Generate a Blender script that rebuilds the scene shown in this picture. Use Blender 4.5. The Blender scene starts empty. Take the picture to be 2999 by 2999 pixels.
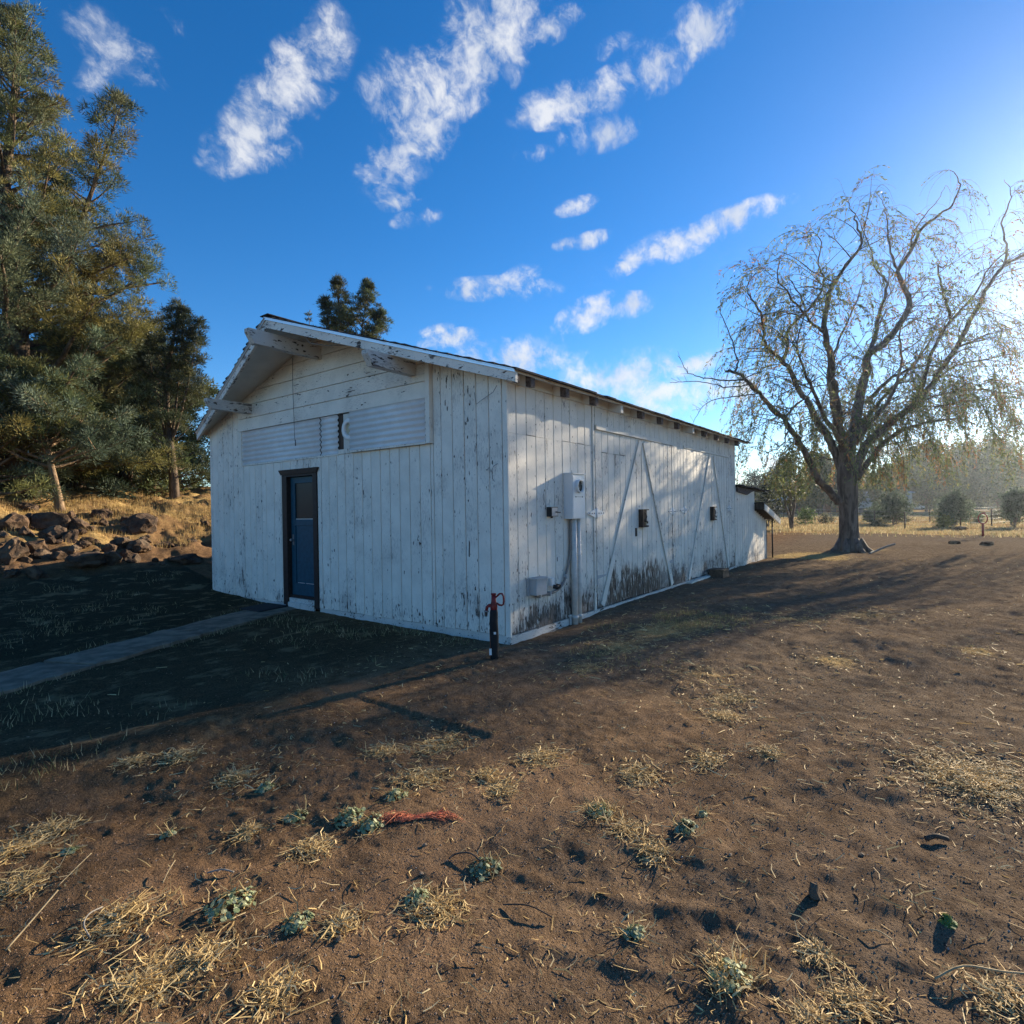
import bpy, bmesh, math, random
import numpy as np
from mathutils import Vector, Matrix
random.seed(7)
RNG = np.random.default_rng(11)
rad = math.radians
S = bpy.context.scene
COL = S.collection

# ------------------------------------------------------------------ camera
cam_d = bpy.data.cameras.new('camera')
cam = bpy.data.objects.new('camera', cam_d)
COL.objects.link(cam)
CAM = np.array([-5.3728, -4.0837, 1.5])
Rv = Vector((0.598278, -0.801121, -0.016373)); Uv = Vector((0.012735, -0.010925, 0.999859)); Fv = Vector((0.801187, 0.598403, -0.003666))
m = Matrix((Rv, Uv, -Fv)).transposed().to_4x4()
m.translation = Vector(CAM)
cam.matrix_world = m
cam_d.sensor_width = 36.0
cam_d.lens = 36.0 * 0.55564
cam_d.clip_start = 0.05
cam_d.clip_end = 12000
S.camera = cam

# ------------------------------------------------------------------ world, sun, exposure
SUN_EL, SUN_AZ = 16.7, -12.4            # azimuth measured from +X towards +Y
SKY_STRENGTH = 0.085
S.view_settings.view_transform = 'Standard'
S.view_settings.look = 'None'
S.view_settings.gamma = 1.0
S.view_settings.use_curve_mapping = False
S.view_settings.exposure = 1.3
S.cycles.max_bounces = 6
S.cycles.transparent_max_bounces = 6
S.cycles.sample_clamp_indirect = 6.0

world = bpy.data.worlds.new("World")
S.world = world
world.use_nodes = True


class NT:
    """small helper for building node trees"""
    def __init__(self, tree):
        self.t = tree; self.n = tree.nodes; self.l = tree.links
    def new(self, typ, **kw):
        nd = self.n.new(typ)
        for k, v in kw.items(): setattr(nd, k, v)
        return nd
    def put(self, sock, v):
        if v is None: return
        if isinstance(v, bpy.types.NodeSocket): self.l.new(v, sock)
        elif isinstance(v, bpy.types.Node): self.l.new(v.outputs[0], sock)
        else:
            if hasattr(sock, 'default_value'):
                dv = sock.default_value
                try:
                    if hasattr(dv, '__len__') and hasattr(v, '__len__') and len(dv) == 4 and len(v) == 3: v = (*v, 1)
                except TypeError: pass
                sock.default_value = v
    def math(self, op, a, b=None, c=None, clamp=False):
        nd = self.new('ShaderNodeMath', operation=op, use_clamp=clamp)
        self.put(nd.inputs[0], a); self.put(nd.inputs[1], b); self.put(nd.inputs[2], c)
        return nd.outputs[0]
    def vmath(self, op, a, b=None):
        nd = self.new('ShaderNodeVectorMath', operation=op)
        self.put(nd.inputs[0], a); self.put(nd.inputs[1], b)
        return nd.outputs[1] if op in ('DOT_PRODUCT', 'LENGTH', 'DISTANCE') else nd.outputs[0]
    def noise(self, vec, scale=5, detail=4, rough=.55, dist=0., out=0):
        nd = self.new('ShaderNodeTexNoise')
        self.put(nd.inputs['Vector'], vec); nd.inputs['Scale'].default_value = scale
        nd.inputs['Detail'].default_value = detail; nd.inputs['Roughness'].default_value = rough
        nd.inputs['Distortion'].default_value = dist
        return nd.outputs[out]
    def mapping(self, vec, scale=(1, 1, 1), loc=(0, 0, 0), rot=(0, 0, 0), typ='POINT'):
        nd = self.new('ShaderNodeMapping', vector_type=typ)
        self.put(nd.inputs[0], vec); self.put(nd.inputs['Location'], loc); self.put(nd.inputs['Rotation'], rot); self.put(nd.inputs['Scale'], scale)
        return nd.outputs[0]
    def rng(self, v, a, b, c=0., d=1., smooth=True):
        nd = self.new('ShaderNodeMapRange', interpolation_type='SMOOTHSTEP' if smooth else 'LINEAR')
        for i, x in enumerate((v, a, b, c, d)): self.put(nd.inputs[i], x)
        return nd.outputs[0]
    def mix(self, f, a, b, typ='MIX'):
        nd = self.new('ShaderNodeMix', data_type='RGBA', blend_type=typ)
        self.put(nd.inputs[0], f); self.put(nd.inputs[6], a); self.put(nd.inputs[7], b)
        return nd.outputs[2]


# clouds seen in the photograph: azimuth, elevation, half axes (degrees), tilt, opacity
CLOUDS = [(70.8, 34.1, 2.57, 1.36, -19.0, 0.45), (72.2, 32.0, 2.19, 0.88, 58.0, 0.45), (66.7, 36.6, 1.22, 0.74, -1.0, 0.3), (60.8, 31.6, 3.9, 1.58, 45.0, 1), (57.5, 34.8, 5.06, 1.97, 49.0, 1), (54.8, 37.8, 2.69, 1.34, 58.0, 0.9), (59.7, 30.2, 2.49, 1.05, 20.0, 0.5), (46.5, 32.5, 4.65, 2.13, 49.0, 1), (43.3, 36.2, 5.26, 2.77, 45.0, 1), (39.2, 39.0, 4.23, 2.72, 43.0, 1), (36.3, 41.2, 2.6, 1.45, 22.0, 0.8), (47.9, 36.6, 2.79, 1.53, 38.0, 0.4), (32.0, 40.1, 2.08, 0.83, 16.0, 0.8), (21.8, 36.9, 2.91, 1.57, 22.0, 1), (17.9, 38.2, 2.65, 1.54, 22.0, 1), (24.8, 36.3, 2.89, 1.07, 9.0, 0.7), (30.0, 35.2, 4.15, 1.24, 5.0, 1), (27.5, 33.0, 2.55, 1.12, 3.0, 0.9), (25.8, 38.5, 1.52, 0.61, 9.0, 0.4), (34.1, 31.9, 1.43, 0.54, 6.0, 0.5), (47.9, 28.1, 1.93, 0.64, 12.0, 0.6), (45.6, 26.9, 1.97, 0.7, 12.0, 0.6), (29.7, 27.8, 1.62, 0.59, 12.0, 0.9), (28.3, 25.0, 1.48, 0.62, 9.0, 0.8), (30.9, 24.8, 1.04, 0.44, 6.0, 0.7), (24.6, 23.1, 3.05, 0.83, 26.0, 0.95), (20.8, 23.8, 2.62, 1.13, 4.0, 1), (17.6, 24.4, 3.06, 0.87, 9.0, 0.9), (14.4, 25.3, 3.27, 0.84, 7.0, 0.95), (38.0, 21.2, 4.71, 0.92, -0.0, 0.8), (35.9, 21.9, 1.93, 0.93, 27.0, 0.7), (28.8, 18.7, 2.86, 1.25, 21.0, 1), (24.9, 19.2, 1.89, 0.94, 5.0, 0.95), (42.6, 16.7, 2.54, 0.77, 10.0, 0.85), (44.2, 17.4, 1.51, 0.48, 16.0, 0.7), (35.8, 15.1, 5.12, 1.58, -1.0, 1), (25.8, 12.6, 5.36, 2.09, 5.0, 1), (21.8, 10.8, 5.27, 1.72, -9.0, 1), (18.8, 13.3, 2.71, 0.78, 16.0, 0.85), (15.5, 10.8, 3.51, 1.35, 5.0, 0.9), (12.9, 4.1, 2.62, 0.68, -3.0, 1), (2.3, 4.6, 2.45, 0.44, 2.0, 0.9), (-4.5, 3.2, 2.05, 0.32, -4.0, 1), (14.7, 2.5, 3.13, 0.49, -2.0, 0.9), (29.4, 12.7, 2.54, 1.25, -3.0, 0.9),
          # the same kind of cloud goes on behind the camera
          (110, 30, 6, 2.2, 30, 1), (135, 22, 7, 1.8, 10, 1), (160, 35, 6, 2.5, 40, .9), (190, 18, 8, 1.8, 5, 1), (225, 28, 6, 2.2, 35, 1), (255, 15, 8, 1.6, 5, 1), (285, 33, 6, 2.4, 40, .9), (310, 20, 6, 1.8, 15, .9), (88, 14, 7, 1.5, 5, .9)]


def build_world():
    N = NT(world.node_tree)
    N.n.clear()
    geo = N.new('ShaderNodeTexCoord')
    d = N.vmath('NORMALIZE', geo.outputs['Generated'])
    sky = N.new('ShaderNodeTexSky', sky_type='NISHITA')
    sky.sun_disc = False
    sky.sun_elevation = rad(SUN_EL)
    sky.sun_rotation = rad(90 - SUN_AZ)
    sky.altitude = 1200; sky.air_density = 1.0; sky.dust_density = 0.25; sky.ozone_density = 3.0
    hs = N.new('ShaderNodeHueSaturation'); hs.inputs['Saturation'].default_value = 1.3; hs.inputs['Hue'].default_value = 0.505
    N.put(hs.inputs['Color'], sky.outputs[0])
    # cloud masks
    acc = None
    for az, el, rx, ry, tilt, op in CLOUDS:
        a, e, t = rad(az), rad(el), rad(tilt)
        c = Vector((math.cos(e) * math.cos(a), math.cos(e) * math.sin(a), math.sin(e)))
        east = Vector((math.sin(a), -math.cos(a), 0)); up = east.cross(c)
        ax = east * math.cos(t) + up * math.sin(t); ay = -east * math.sin(t) + up * math.cos(t)
        eu = Matrix((ax, ay, ax.cross(ay))).transposed().to_euler()
        mp = N.mapping(d, typ='TEXTURE', loc=c, rot=eu, scale=(rad(rx) * 1.45, rad(ry) * 1.45, .5))
        g = N.new('ShaderNodeTexGradient', gradient_type='SPHERICAL'); N.put(g.inputs[0], mp)
        v = N.math('MULTIPLY', g.outputs['Fac'], op)
        acc = v if acc is None else N.math('MAXIMUM', acc, v)
    # streaky fractal noise along the wind
    warp = N.noise(d, 9, 3, .6, out=1)
    dv = N.vmath('ADD', d, N.vmath('MULTIPLY', N.vmath('SUBTRACT', warp, (.5, .5, .5)), (.05, .05, .05)))
    st = N.mapping(dv, rot=(rad(15), rad(-40), rad(35)), scale=(1.0, 1.9, 1.5))
    f1 = N.noise(st, 14, 9, .62)
    f2 = N.noise(dv, 45, 6, .65)
    f = N.math('ADD', N.math('MULTIPLY', f1, .62), N.math('MULTIPLY', f2, .38))
    dens = N.math('ADD', N.math('MULTIPLY', N.math('POWER', acc, .75), 1.15), N.math('MULTIPLY', N.math('SUBTRACT', f, .5), 5.4))
    veil = N.math('ADD', N.math('MULTIPLY', N.math('POWER', acc, .6), 1.0), N.math('MULTIPLY', N.math('SUBTRACT', f1, .5), 3.4))
    mask = N.math('MAXIMUM', N.math('MULTIPLY', N.rng(dens, .12, 1.5), .86), N.math('MULTIPLY', N.rng(veil, .15, 1.2), .34))
    mask = N.math('MULTIPLY', mask, N.rng(acc, .0, .12))
    mask = N.math('MULTIPLY', mask, N.rng(acc, .0, .4, .7, 1.))
    shade = N.rng(N.noise(st, 7, 4, .5), .35, .68)
    ccol = N.mix(shade, (3.1, 3.4, 3.9), (4.5, 4.55, 4.65))
    col = N.mix(mask, hs.outputs[0], ccol)
    bg = N.new('ShaderNodeBackground'); bg.inputs['Strength'].default_value = SKY_STRENGTH
    N.put(bg.inputs['Color'], col)
    out = N.new('ShaderNodeOutputWorld'); N.l.new(bg.outputs[0], out.inputs[0])


build_world()
world.cycles.sampling_method = 'MANUAL'
world.cycles.sample_map_resolution = 512

sun_d = bpy.data.lights.new('sun', 'SUN')
sun_d.energy = 5.0
sun_d.angle = rad(0.55)
sun_d.color = (1.0, 0.85, 0.63)
sun = bpy.data.objects.new('sun', sun_d)
COL.objects.link(sun)
sv = Vector((math.cos(rad(SUN_EL)) * math.cos(rad(SUN_AZ)), math.cos(rad(SUN_EL)) * math.sin(rad(SUN_AZ)), math.sin(rad(SUN_EL))))
sun.rotation_euler = sv.to_track_quat('Z', 'Y').to_euler()
sun.location = (60, -15, 40)

# ------------------------------------------------------------------ helpers
def tag(o, label=None, cat=None, group=None, kind=None):
    if label: o['label'] = label
    if cat: o['category'] = cat
    if group: o['group'] = group
    if kind: o['kind'] = kind
    return o


def thing(name, label, cat, loc=(0, 0, 0), group=None):
    o = bpy.data.objects.new(name, None)
    o.empty_display_size = .2
    COL.objects.link(o); o.location = loc
    return tag(o, label, cat, group)


def link(name, me, parent=None, loc=None):
    o = bpy.data.objects.new(name, me)
    COL.objects.link(o)
    if loc is not None: o.location = loc
    if parent is not None: o.parent = parent
    return o


class MB:
    """collects shapes and links them as one mesh object"""
    def __init__(s): s.v = []; s.f = []; s.mi = []; s.cur = 0; s.smooth = []
    def add(s, vs, fs, smooth=False):
        b = len(s.v); s.v += [tuple(v) for v in vs]
        for f in fs:
            s.f.append(tuple(b + i for i in f)); s.mi.append(s.cur); s.smooth.append(smooth)
    def box(s, x0, x1, y0, y1, z0, z1):
        s.add([(x0, y0, z0), (x1, y0, z0), (x1, y1, z0), (x0, y1, z0), (x0, y0, z1), (x1, y0, z1), (x1, y1, z1), (x0, y1, z1)],
              [(0, 3, 2, 1), (4, 5, 6, 7), (0, 1, 5, 4), (1, 2, 6, 5), (2, 3, 7, 6), (3, 0, 4, 7)])
    def prism(s, loop, ext, smooth=False):
        """loop of 3D points (ordered, seen from the outside of the start cap), extruded by vector ext"""
        n = len(loop); e = Vector(ext)
        vs = [Vector(p) for p in loop] + [Vector(p) + e for p in loop]
        fs = [tuple(range(n)), tuple(range(2 * n - 1, n - 1, -1))]
        fs += [(i, n + i, n + (i + 1) % n, (i + 1) % n) for i in range(n)]
        s.add(vs, fs, smooth)
    def bar(s, p, q, w, h, up=(0, 0, 1), bev=0.0):
        """rectangular bar from p to q, w across, h along up"""
        p, q = Vector(p), Vector(q); a = (q - p).normalized()
        r = a.cross(Vector(up)).normalized(); u = r.cross(a)
        if bev: lp = [(-w/2+bev, -h/2), (w/2-bev, -h/2), (w/2, -h/2+bev), (w/2, h/2-bev), (w/2-bev, h/2), (-w/2+bev, h/2), (-w/2, h/2-bev), (-w/2, -h/2+bev)]
        else: lp = [(-w/2, -h/2), (w/2, -h/2), (w/2, h/2), (-w/2, h/2)]
        s.prism([p + r * x + u * y for x, y in lp], q - p)
    def tube(s, pts, radii, n=6, cap=True):
        P = [Vector(p) for p in pts]
        if not hasattr(radii, '__len__'): radii = [radii] * len(P)
        vs = []; prev = None
        for i, p in enumerate(P):
            t = (P[min(i + 1, len(P) - 1)] - P[max(i - 1, 0)])
            t = t.normalized() if t.length > 1e-9 else Vector((0, 0, 1))
            if prev is None: prev = t.orthogonal().normalized()
            r = prev - t * prev.dot(t)
            r = r.normalized() if r.length > 1e-6 else t.orthogonal().normalized()
            prev = r; u = t.cross(r)
            for k in range(n):
                a = 2 * math.pi * k / n
                vs.append(p + (r * math.cos(a) + u * math.sin(a)) * radii[i])
        fs = []
        for i in range(len(P) - 1):
            for k in range(n):
                a, b = i * n + k, i * n + (k + 1) % n
                fs.append((a, b, b + n, a + n))
        s.add(vs, fs, True)
        if cap:
            b = len(s.v) - len(vs)
            s.f.append(tuple(b + k for k in range(n - 1, -1, -1))); s.mi.append(s.cur); s.smooth.append(False)
            e = b + (len(P) - 1) * n
            s.f.append(tuple(e + k for k in range(n))); s.mi.append(s.cur); s.smooth.append(False)
    def build(s, name, mats, parent=None, origin=None, kind=None):
        me = bpy.data.meshes.new(name)
        vs = s.v
        if origin is not None: vs = [(a - origin[0], b - origin[1], c - origin[2]) for a, b, c in vs]
        me.from_pydata(vs, [], s.f)
        if not isinstance(mats, (list, tuple)): mats = [mats]
        for m_ in mats: me.materials.append(m_)
        me.polygons.foreach_set('material_index', s.mi)
        me.polygons.foreach_set('use_smooth', s.smooth)
        bm = bmesh.new(); bm.from_mesh(me); bmesh.ops.recalc_face_normals(bm, faces=bm.faces); bm.to_mesh(me); bm.free()
        me.update()
        o = link(name, me, parent, origin)
        if kind: o['kind'] = kind
        return o


def np_mesh(name, V, F, mat, parent=None, colors=None, smooth=False, attrs=None, loc=None):
    """V (n,3), F (m,k) arrays -> mesh object"""
    me = bpy.data.meshes.new(name)
    V = np.asarray(V, np.float32); F = np.asarray(F, np.int32)
    me.vertices.add(len(V)); me.vertices.foreach_set('co', V.ravel())
    k = F.shape[1]
    me.loops.add(F.size); me.loops.foreach_set('vertex_index', F.ravel())
    me.polygons.add(len(F))
    me.polygons.foreach_set('loop_start', np.arange(0, F.size, k, dtype=np.int32))
    me.polygons.foreach_set('loop_total', np.full(len(F), k, np.int32))
    me.polygons.foreach_set('use_smooth', np.full(len(F), smooth))
    me.materials.append(mat)
    me.update(calc_edges=True)
    if colors is not None:
        a = me.attributes.new('tint', 'FLOAT_COLOR', 'POINT')
        c = np.ones((len(V), 4), np.float32); c[:, :3] = colors
        a.data.foreach_set('color', c.ravel())
    for an, av in (attrs or {}).items():
        a = me.attributes.new(an, 'FLOAT', 'POINT'); a.data.foreach_set('value', np.asarray(av, np.float32))
    return link(name, me, parent, loc)


# ---- numpy value noise
_T = np.random.default_rng(5).random((256, 256))
def vnoise(x, y, seed=0):
    x = np.asarray(x, float) + seed * 17.31; y = np.asarray(y, float) + seed * 9.77
    xi = np.floor(x).astype(int); yi = np.floor(y).astype(int); fx = x - xi; fy = y - yi
    fx = fx * fx * fx * (fx * (fx * 6 - 15) + 10); fy = fy * fy * fy * (fy * (fy * 6 - 15) + 10)
    a = _T[xi & 255, yi & 255]; b = _T[(xi + 1) & 255, yi & 255]; c = _T[xi & 255, (yi + 1) & 255]; d = _T[(xi + 1) & 255, (yi + 1) & 255]
    return (a * (1 - fx) + b * fx) * (1 - fy) + (c * (1 - fx) + d * fx) * fy
def fbm(x, y, s, oct=4, seed=0, gain=.5):
    v = 0; a = 1; t = 0
    for i in range(oct):
        v = v + a * (vnoise(np.asarray(x) * s + i * 3.7, np.asarray(y) * s - i * 5.1, seed + i) - .5); t += a; a *= gain; s *= 2.03
    return v / t * 2
def sst(a, b, x):
    t = np.clip((np.asarray(x, float) - a) / (b - a), 0, 1); return t * t * (3 - 2 * t)


# ------------------------------------------------------------------ the ground's shape
MOUNDS = [(-2.79, -.69, .13, .055), (-2.60, -.62, .30, .02), (-4.04, -.16, .24, -.05), (-3.85, -.05, .3, .04), (-4.72, -1.66, .14, -.04), (-4.72, -1.84, .14, .03),
          (-2.73, -4.06, .11, -.06), (-2.60, -4.02, .15, .025), (-2.97, -2.71, .09, .03), (-1.64, -4.02, .14, .04), (-3.12, -3.22, .09, .03), (-3.5, .5, .5, .05),
          (9.0, -3.0, 1.0, .10), (7.2, -1.6, 1.2, .10), (5.6, -5.2, 1.0, .09), (2.5, -3.4, .8, .07), (11.5, -6.5, 1.3, .12), (1.2, -1.9, .6, .05)]
RIDGE = [(-3.36, -2.35), (-3.29, -2.55), (-3.25, -2.75), (-3.14, -3.02), (-3.0, -3.35)]
RIDGE2 = [(-3.58, -2.85), (-3.54, -2.99), (-3.46, -3.2), (-3.40, -3.32)]
PATHLINE = [(-9, .93), (.0, 4.80)]
def seg_dist(x, y, L):
    best = np.full(np.shape(x), 9.)
    for (ax, ay), (bx, by) in zip(L[:-1], L[1:]):
        t = np.clip(((x - ax) * (bx - ax) + (y - ay) * (by - ay)) / ((bx - ax) ** 2 + (by - ay) ** 2), 0, 1)
        best = np.minimum(best, np.hypot(x - ax - t * (bx - ax), y - ay - t * (by - ay)))
    return best
def bank_mask(x, y):
    return sst(7.4, 10.5, y - .12 * np.sin(x * 1.3)) * (1 - sst(14, 40, x))
def ground_z(x, y, fine=True):
    x = np.asarray(x, float); y = np.asarray(y, float)
    z = -.105 + .065 * sst(0, 7, y) + .06 * sst(1.0, 2.6, x) * sst(-2.5, -.4, y) - .05 * sst(-1, -4, y) * sst(4, 0, x)
    bz = np.interp(y, [-50, 5.5, 7.5, 9.0, 11, 13, 16, 30, 60, 200], [0, 0, .09, .40, 1.16, 1.86, 2.3, 2.9, 3.1, 3.1])
    z = z + bz * (1 - sst(14, 40, x))
    near = np.exp(-np.hypot(x + 5.4, y + 4.1) / 45)
    inb = sst(-.5, .1, x) * sst(10.3, 9.7, x) * sst(-.6, 0, y) * sst(7.9, 7.3, y)      # calm under the barn
    by = np.maximum(np.maximum(-x, -y), 0.)
    calm = 1 - .85 * np.exp(-by / .45) * (1 - inb) * sst(-6, -.01, -by)
    und = fbm(x, y, .35, 3, 1) * .09 + fbm(x, y, 1.3, 3, 2) * .028
    z = z + und * (.35 + .65 * near) * (1 - .9 * inb) * np.where((x > -2.2) & (x < 10) & (y > -1.5) & (y < 9), .45, 1.)
    if fine:
        dry = sst(-.1, .5, fbm(x, y, .8, 2, 9))
        z = z + (fbm(x, y, 4.2, 3, 3) * .012 + fbm(x * 1.0, y * 1.0, 13, 3, 4) * .013 * (.6 + .8 * dry)) * near
        r = 1 - np.abs(fbm(x * .8 - y * .3, x * .35 + y * 1.5, 1.9, 3, 6))
        z = z + (r - .75) * (.03 + .045 * sst(6, 12, np.hypot(x + 5.4, y + 4.1))) * near * sst(-3.4, -.5, x * .8 - y * .6 - 1.0) * (1 - inb)
        z = z + bank_mask(x, y) * (fbm(x, y, .9, 4, 7) * .22 + (1 - np.abs(fbm(x, y, 2.6, 3, 8)) - .75) * .16)
        for mx, my, mr, mh in MOUNDS:
            q = ((x - mx) ** 2 + (y - my) ** 2) / mr ** 2
            z = z + .45 * mh * np.exp(-q * 1.6)
        for L in (RIDGE, RIDGE2):
            dd = seg_dist(x, y, L); z = z + .009 * np.exp(-(dd / .035) ** 2) - .005 * np.exp(-((dd - .09) / .05) ** 2)
    pd = seg_dist(x, y, PATHLINE)
    z = z + (-.085 + fbm(x, y, 5, 2, 12) * .012 - z) * sst(.62, .36, pd)
    return z
def gz(x, y): return float(ground_z(np.array([x]), np.array([y]))[0])

# ------------------------------------------------------------------ materials
def new_mat(name):
    mt = bpy.data.materials.new(name); mt.use_nodes = True
    N = NT(mt.node_tree); N.n.clear()
    out = N.new('ShaderNodeOutputMaterial'); b = N.new('ShaderNodeBsdfPrincipled')
    N.l.new(b.outputs[0], out.inputs[0])
    return mt, N, b, out


def simple(name, col, rough=.7, var=.15, scale=12, metal=0, bump=.2, col2=None, stretch=(1, 1, 1), spec=.3):
    mt, N, b, out = new_mat(name)
    pos = N.new('ShaderNodeNewGeometry').outputs['Position']
    mp = N.mapping(pos, scale=stretch)
    n = N.noise(mp, scale, 5, .6)
    c2 = col2 or tuple(c * (1 - 2.2 * var) for c in col)
    c = N.mix(N.rng(n, .3, .7), c2, col)
    N.put(b.inputs['Base Color'], c); b.inputs['Roughness'].default_value = rough
    b.inputs['Metallic'].default_value = metal; b.inputs['Specular IOR Level'].default_value = spec
    if bump:
        bp = N.new('ShaderNodeBump'); bp.inputs['Strength'].default_value = bump; bp.inputs['Distance'].default_value = .01
        N.put(bp.inputs['Height'], n); N.put(b.inputs['Normal'], bp.outputs[0])
    return mt


def paint(name, axis='z', chips=.5, bottom=.0, bottom_h=.5, grain=1.0, base=(.82, .765, .675), wood=(.20, .17, .15), dark=(.065, .052, .043), rot=0.):
    """old white paint, weathered along the grain: chips, fine grey checking, bare wood where it has worn off"""
    mt, N, b, out = new_mat(name)
    pos = N.new('ShaderNodeNewGeometry').outputs['Position']
    rnd = N.new('ShaderNodeObjectInfo').outputs['Random']
    offs = N.new('ShaderNodeCombineXYZ'); N.put(offs.inputs[0], N.math('MULTIPLY', rnd, 31.0)); N.put(offs.inputs[2], N.math('MULTIPLY', rnd, 17.0))
    p = N.vmath('ADD', pos, offs.outputs[0])
    sc = {'z': (1, 1, .18), 'y': (1, .18, 1), 'x': (.18, 1, 1)}[axis]
    sc2 = {'z': (1, 1, .4), 'y': (1, .4, 1), 'x': (.4, 1, 1)}[axis]
    g1 = N.noise(N.mapping(p, scale=sc), 22, 6, .65)              # long flakes
    g2 = N.noise(N.mapping(p, scale=sc2), 26, 3, .5)              # chips
    g3 = N.noise(N.mapping(p, scale=sc), 90, 3, .6)               # hair checks
    patch = N.noise(pos, 1.6, 4, .6)                              # where the wear is
    patch2 = N.noise(N.mapping(p, scale=sc2), 4.5, 3, .6)
    sz = N.new('ShaderNodeSeparateXYZ'); N.put(sz.inputs[0], pos)
    wear = N.math('ADD', N.math('MULTIPLY', N.math('SUBTRACT', patch, .5), .50), N.math('MULTIPLY', N.math('SUBTRACT', patch2, .5), .22))
    wear = N.math('ADD', wear, N.math('MULTIPLY', N.math('SUBTRACT', rnd, .5), .09))
    if bottom:
        hz = N.math('ADD', N.math('ADD', sz.outputs[2], N.math('MULTIPLY', N.math('SUBTRACT', rnd, .5), .35)), N.math('MULTIPLY', N.math('SUBTRACT', g1, .5), .9 * bottom_h))
        lowf = N.rng(hz, bottom_h, 0.0)
        wear = N.math('ADD', wear, N.math('MULTIPLY', lowf, bottom))
    m1 = N.rng(N.math('ADD', g1, wear), .715 - .07 * chips, .765 - .07 * chips)          # bare patches
    m2 = N.rng(N.math('ADD', g2, N.math('MULTIPLY', wear, .5)), .70 - .05 * chips, .735 - .05 * chips)   # dark chips
    m3 = N.math('MULTIPLY', N.rng(N.math('ADD', g3, N.math('MULTIPLY', wear, 1.3)), .55, .70), .50 * grain)
    tone = N.noise(p, 3, 4, .6)
    c = N.mix(N.rng(tone, .3, .7), tuple(x * .86 for x in base), base)
    c = N.mix(N.math('MULTIPLY', N.rng(patch, .5, .75), .25), c, (.56, .50, .43))
    c = N.mix(m3, c, (.36, .33, .31))
    woodc = N.mix(N.rng(g3, .35, .65), wood, tuple(x * .45 for x in wood))
    c = N.mix(m1, c, woodc)
    c = N.mix(m2, c, dark)
    if rot:
        rh = N.math('ADD', N.math('ADD', sz.outputs[2], N.math('MULTIPLY', N.math('SUBTRACT', rnd, .6), .38)), N.math('MULTIPLY', N.math('SUBTRACT', N.math('ADD', N.math('MULTIPLY', g1, .6), N.math('MULTIPLY', patch2, .4)), .5), 1.3))
        xr = N.math('MULTIPLY', N.rng(sz.outputs[0], 2.2, 2.7), N.rng(sz.outputs[0], 5.6, 4.2))
        rm = N.math('MULTIPLY', N.rng(rh, .50, .28), N.math('ADD', N.math('MULTIPLY', xr, .95), .12))
        rm = N.math('MULTIPLY', rm, N.rng(N.noise(N.mapping(p, scale=sc), 30, 4, .6), .36, .5))
        c = N.mix(rm, c, N.mix(N.rng(g1, .4, .6), (.045, .034, .027), (.14, .10, .075)))
    N.put(b.inputs['Base Color'], c)
    b.inputs['Roughness'].default_value = .62; b.inputs['Specular IOR Level'].default_value = .25
    h = N.math('SUBTRACT', N.math('MULTIPLY', g3, .25), N.math('ADD', m1, N.math('MULTIPLY', m2, .8)))
    bp = N.new('ShaderNodeBump'); bp.inputs['Strength'].default_value = .5; bp.inputs['Distance'].default_value = .004
    N.put(bp.inputs['Height'], h); N.put(b.inputs['Normal'], bp.outputs[0])
    return mt


def leaf_mat(name, rough=.6, trans=.35, gain=1.0):
    mt, N, b, out = new_mat(name)
    at = N.new('ShaderNodeAttribute', attribute_name='tint')
    col = N.vmath('MULTIPLY', at.outputs['Color'], (gain, gain, gain))
    N.put(b.inputs['Base Color'], col); b.inputs['Roughness'].default_value = rough; b.inputs['Specular IOR Level'].default_value = .2
    tr = N.new('ShaderNodeBsdfTranslucent'); N.put(tr.inputs[0], col)
    mx = N.new('ShaderNodeMixShader'); mx.inputs[0].default_value = trans
    N.l.new(b.outputs[0], mx.inputs[1]); N.l.new(tr.outputs[0], mx.inputs[2]); N.l.new(mx.outputs[0], out.inputs[0])
    return mt


def bark_mat(name, a, b_, scale=9, stretch=(1, 1, .22), bump=1.0):
    mt, N, b, out = new_mat(name)
    pos = N.new('ShaderNodeNewGeometry').outputs['Position']
    n = N.noise(N.mapping(pos, scale=stretch), scale, 6, .65, .6)
    n2 = N.noise(pos, 2.2, 3)
    c = N.mix(N.rng(n, .38, .62), b_, a); c = N.mix(N.math('MULTIPLY', N.rng(n2, .4, .7), .4), c, tuple(x * .6 for x in a))
    N.put(b.inputs['Base Color'], c); b.inputs['Roughness'].default_value = .9; b.inputs['Specular IOR Level'].default_value = .15
    bp = N.new('ShaderNodeBump'); bp.inputs['Strength'].default_value = bump; bp.inputs['Distance'].default_value = .03
    N.put(bp.inputs['Height'], n); N.put(b.inputs['Normal'], bp.outputs[0])
    return mt


M = {}
M['paint_front'] = paint('front_paint', chips=.55, bottom=.10, bottom_h=.35, grain=1.0)
M['paint_side'] = paint('side_paint', chips=.85, bottom=.24, bottom_h=.55, grain=1.2)
M['paint_door'] = paint('barn_door_paint', chips=.7, bottom=.17, bottom_h=.7, grain=1.3, rot=1.0)
M['paint_gable'] = paint('gable_paint', axis='y', chips=.35, grain=.8)
M['paint_trim'] = paint('trim_paint', chips=.5, grain=.9)
M['paint_barge'] = paint('barge_paint', axis='y', chips=1.5, grain=1.7, bottom=0)
M['paint_beam'] = paint('beam_paint', axis='x', chips=1.6, grain=1.9, base=(.62, .59, .54), wood=(.25, .22, .20))
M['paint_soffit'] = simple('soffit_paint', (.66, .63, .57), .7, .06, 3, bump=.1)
M['paint_metal'] = simple('white_sheet_paint', (.74, .745, .74), .5, .05, 5, bump=.05)
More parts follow.
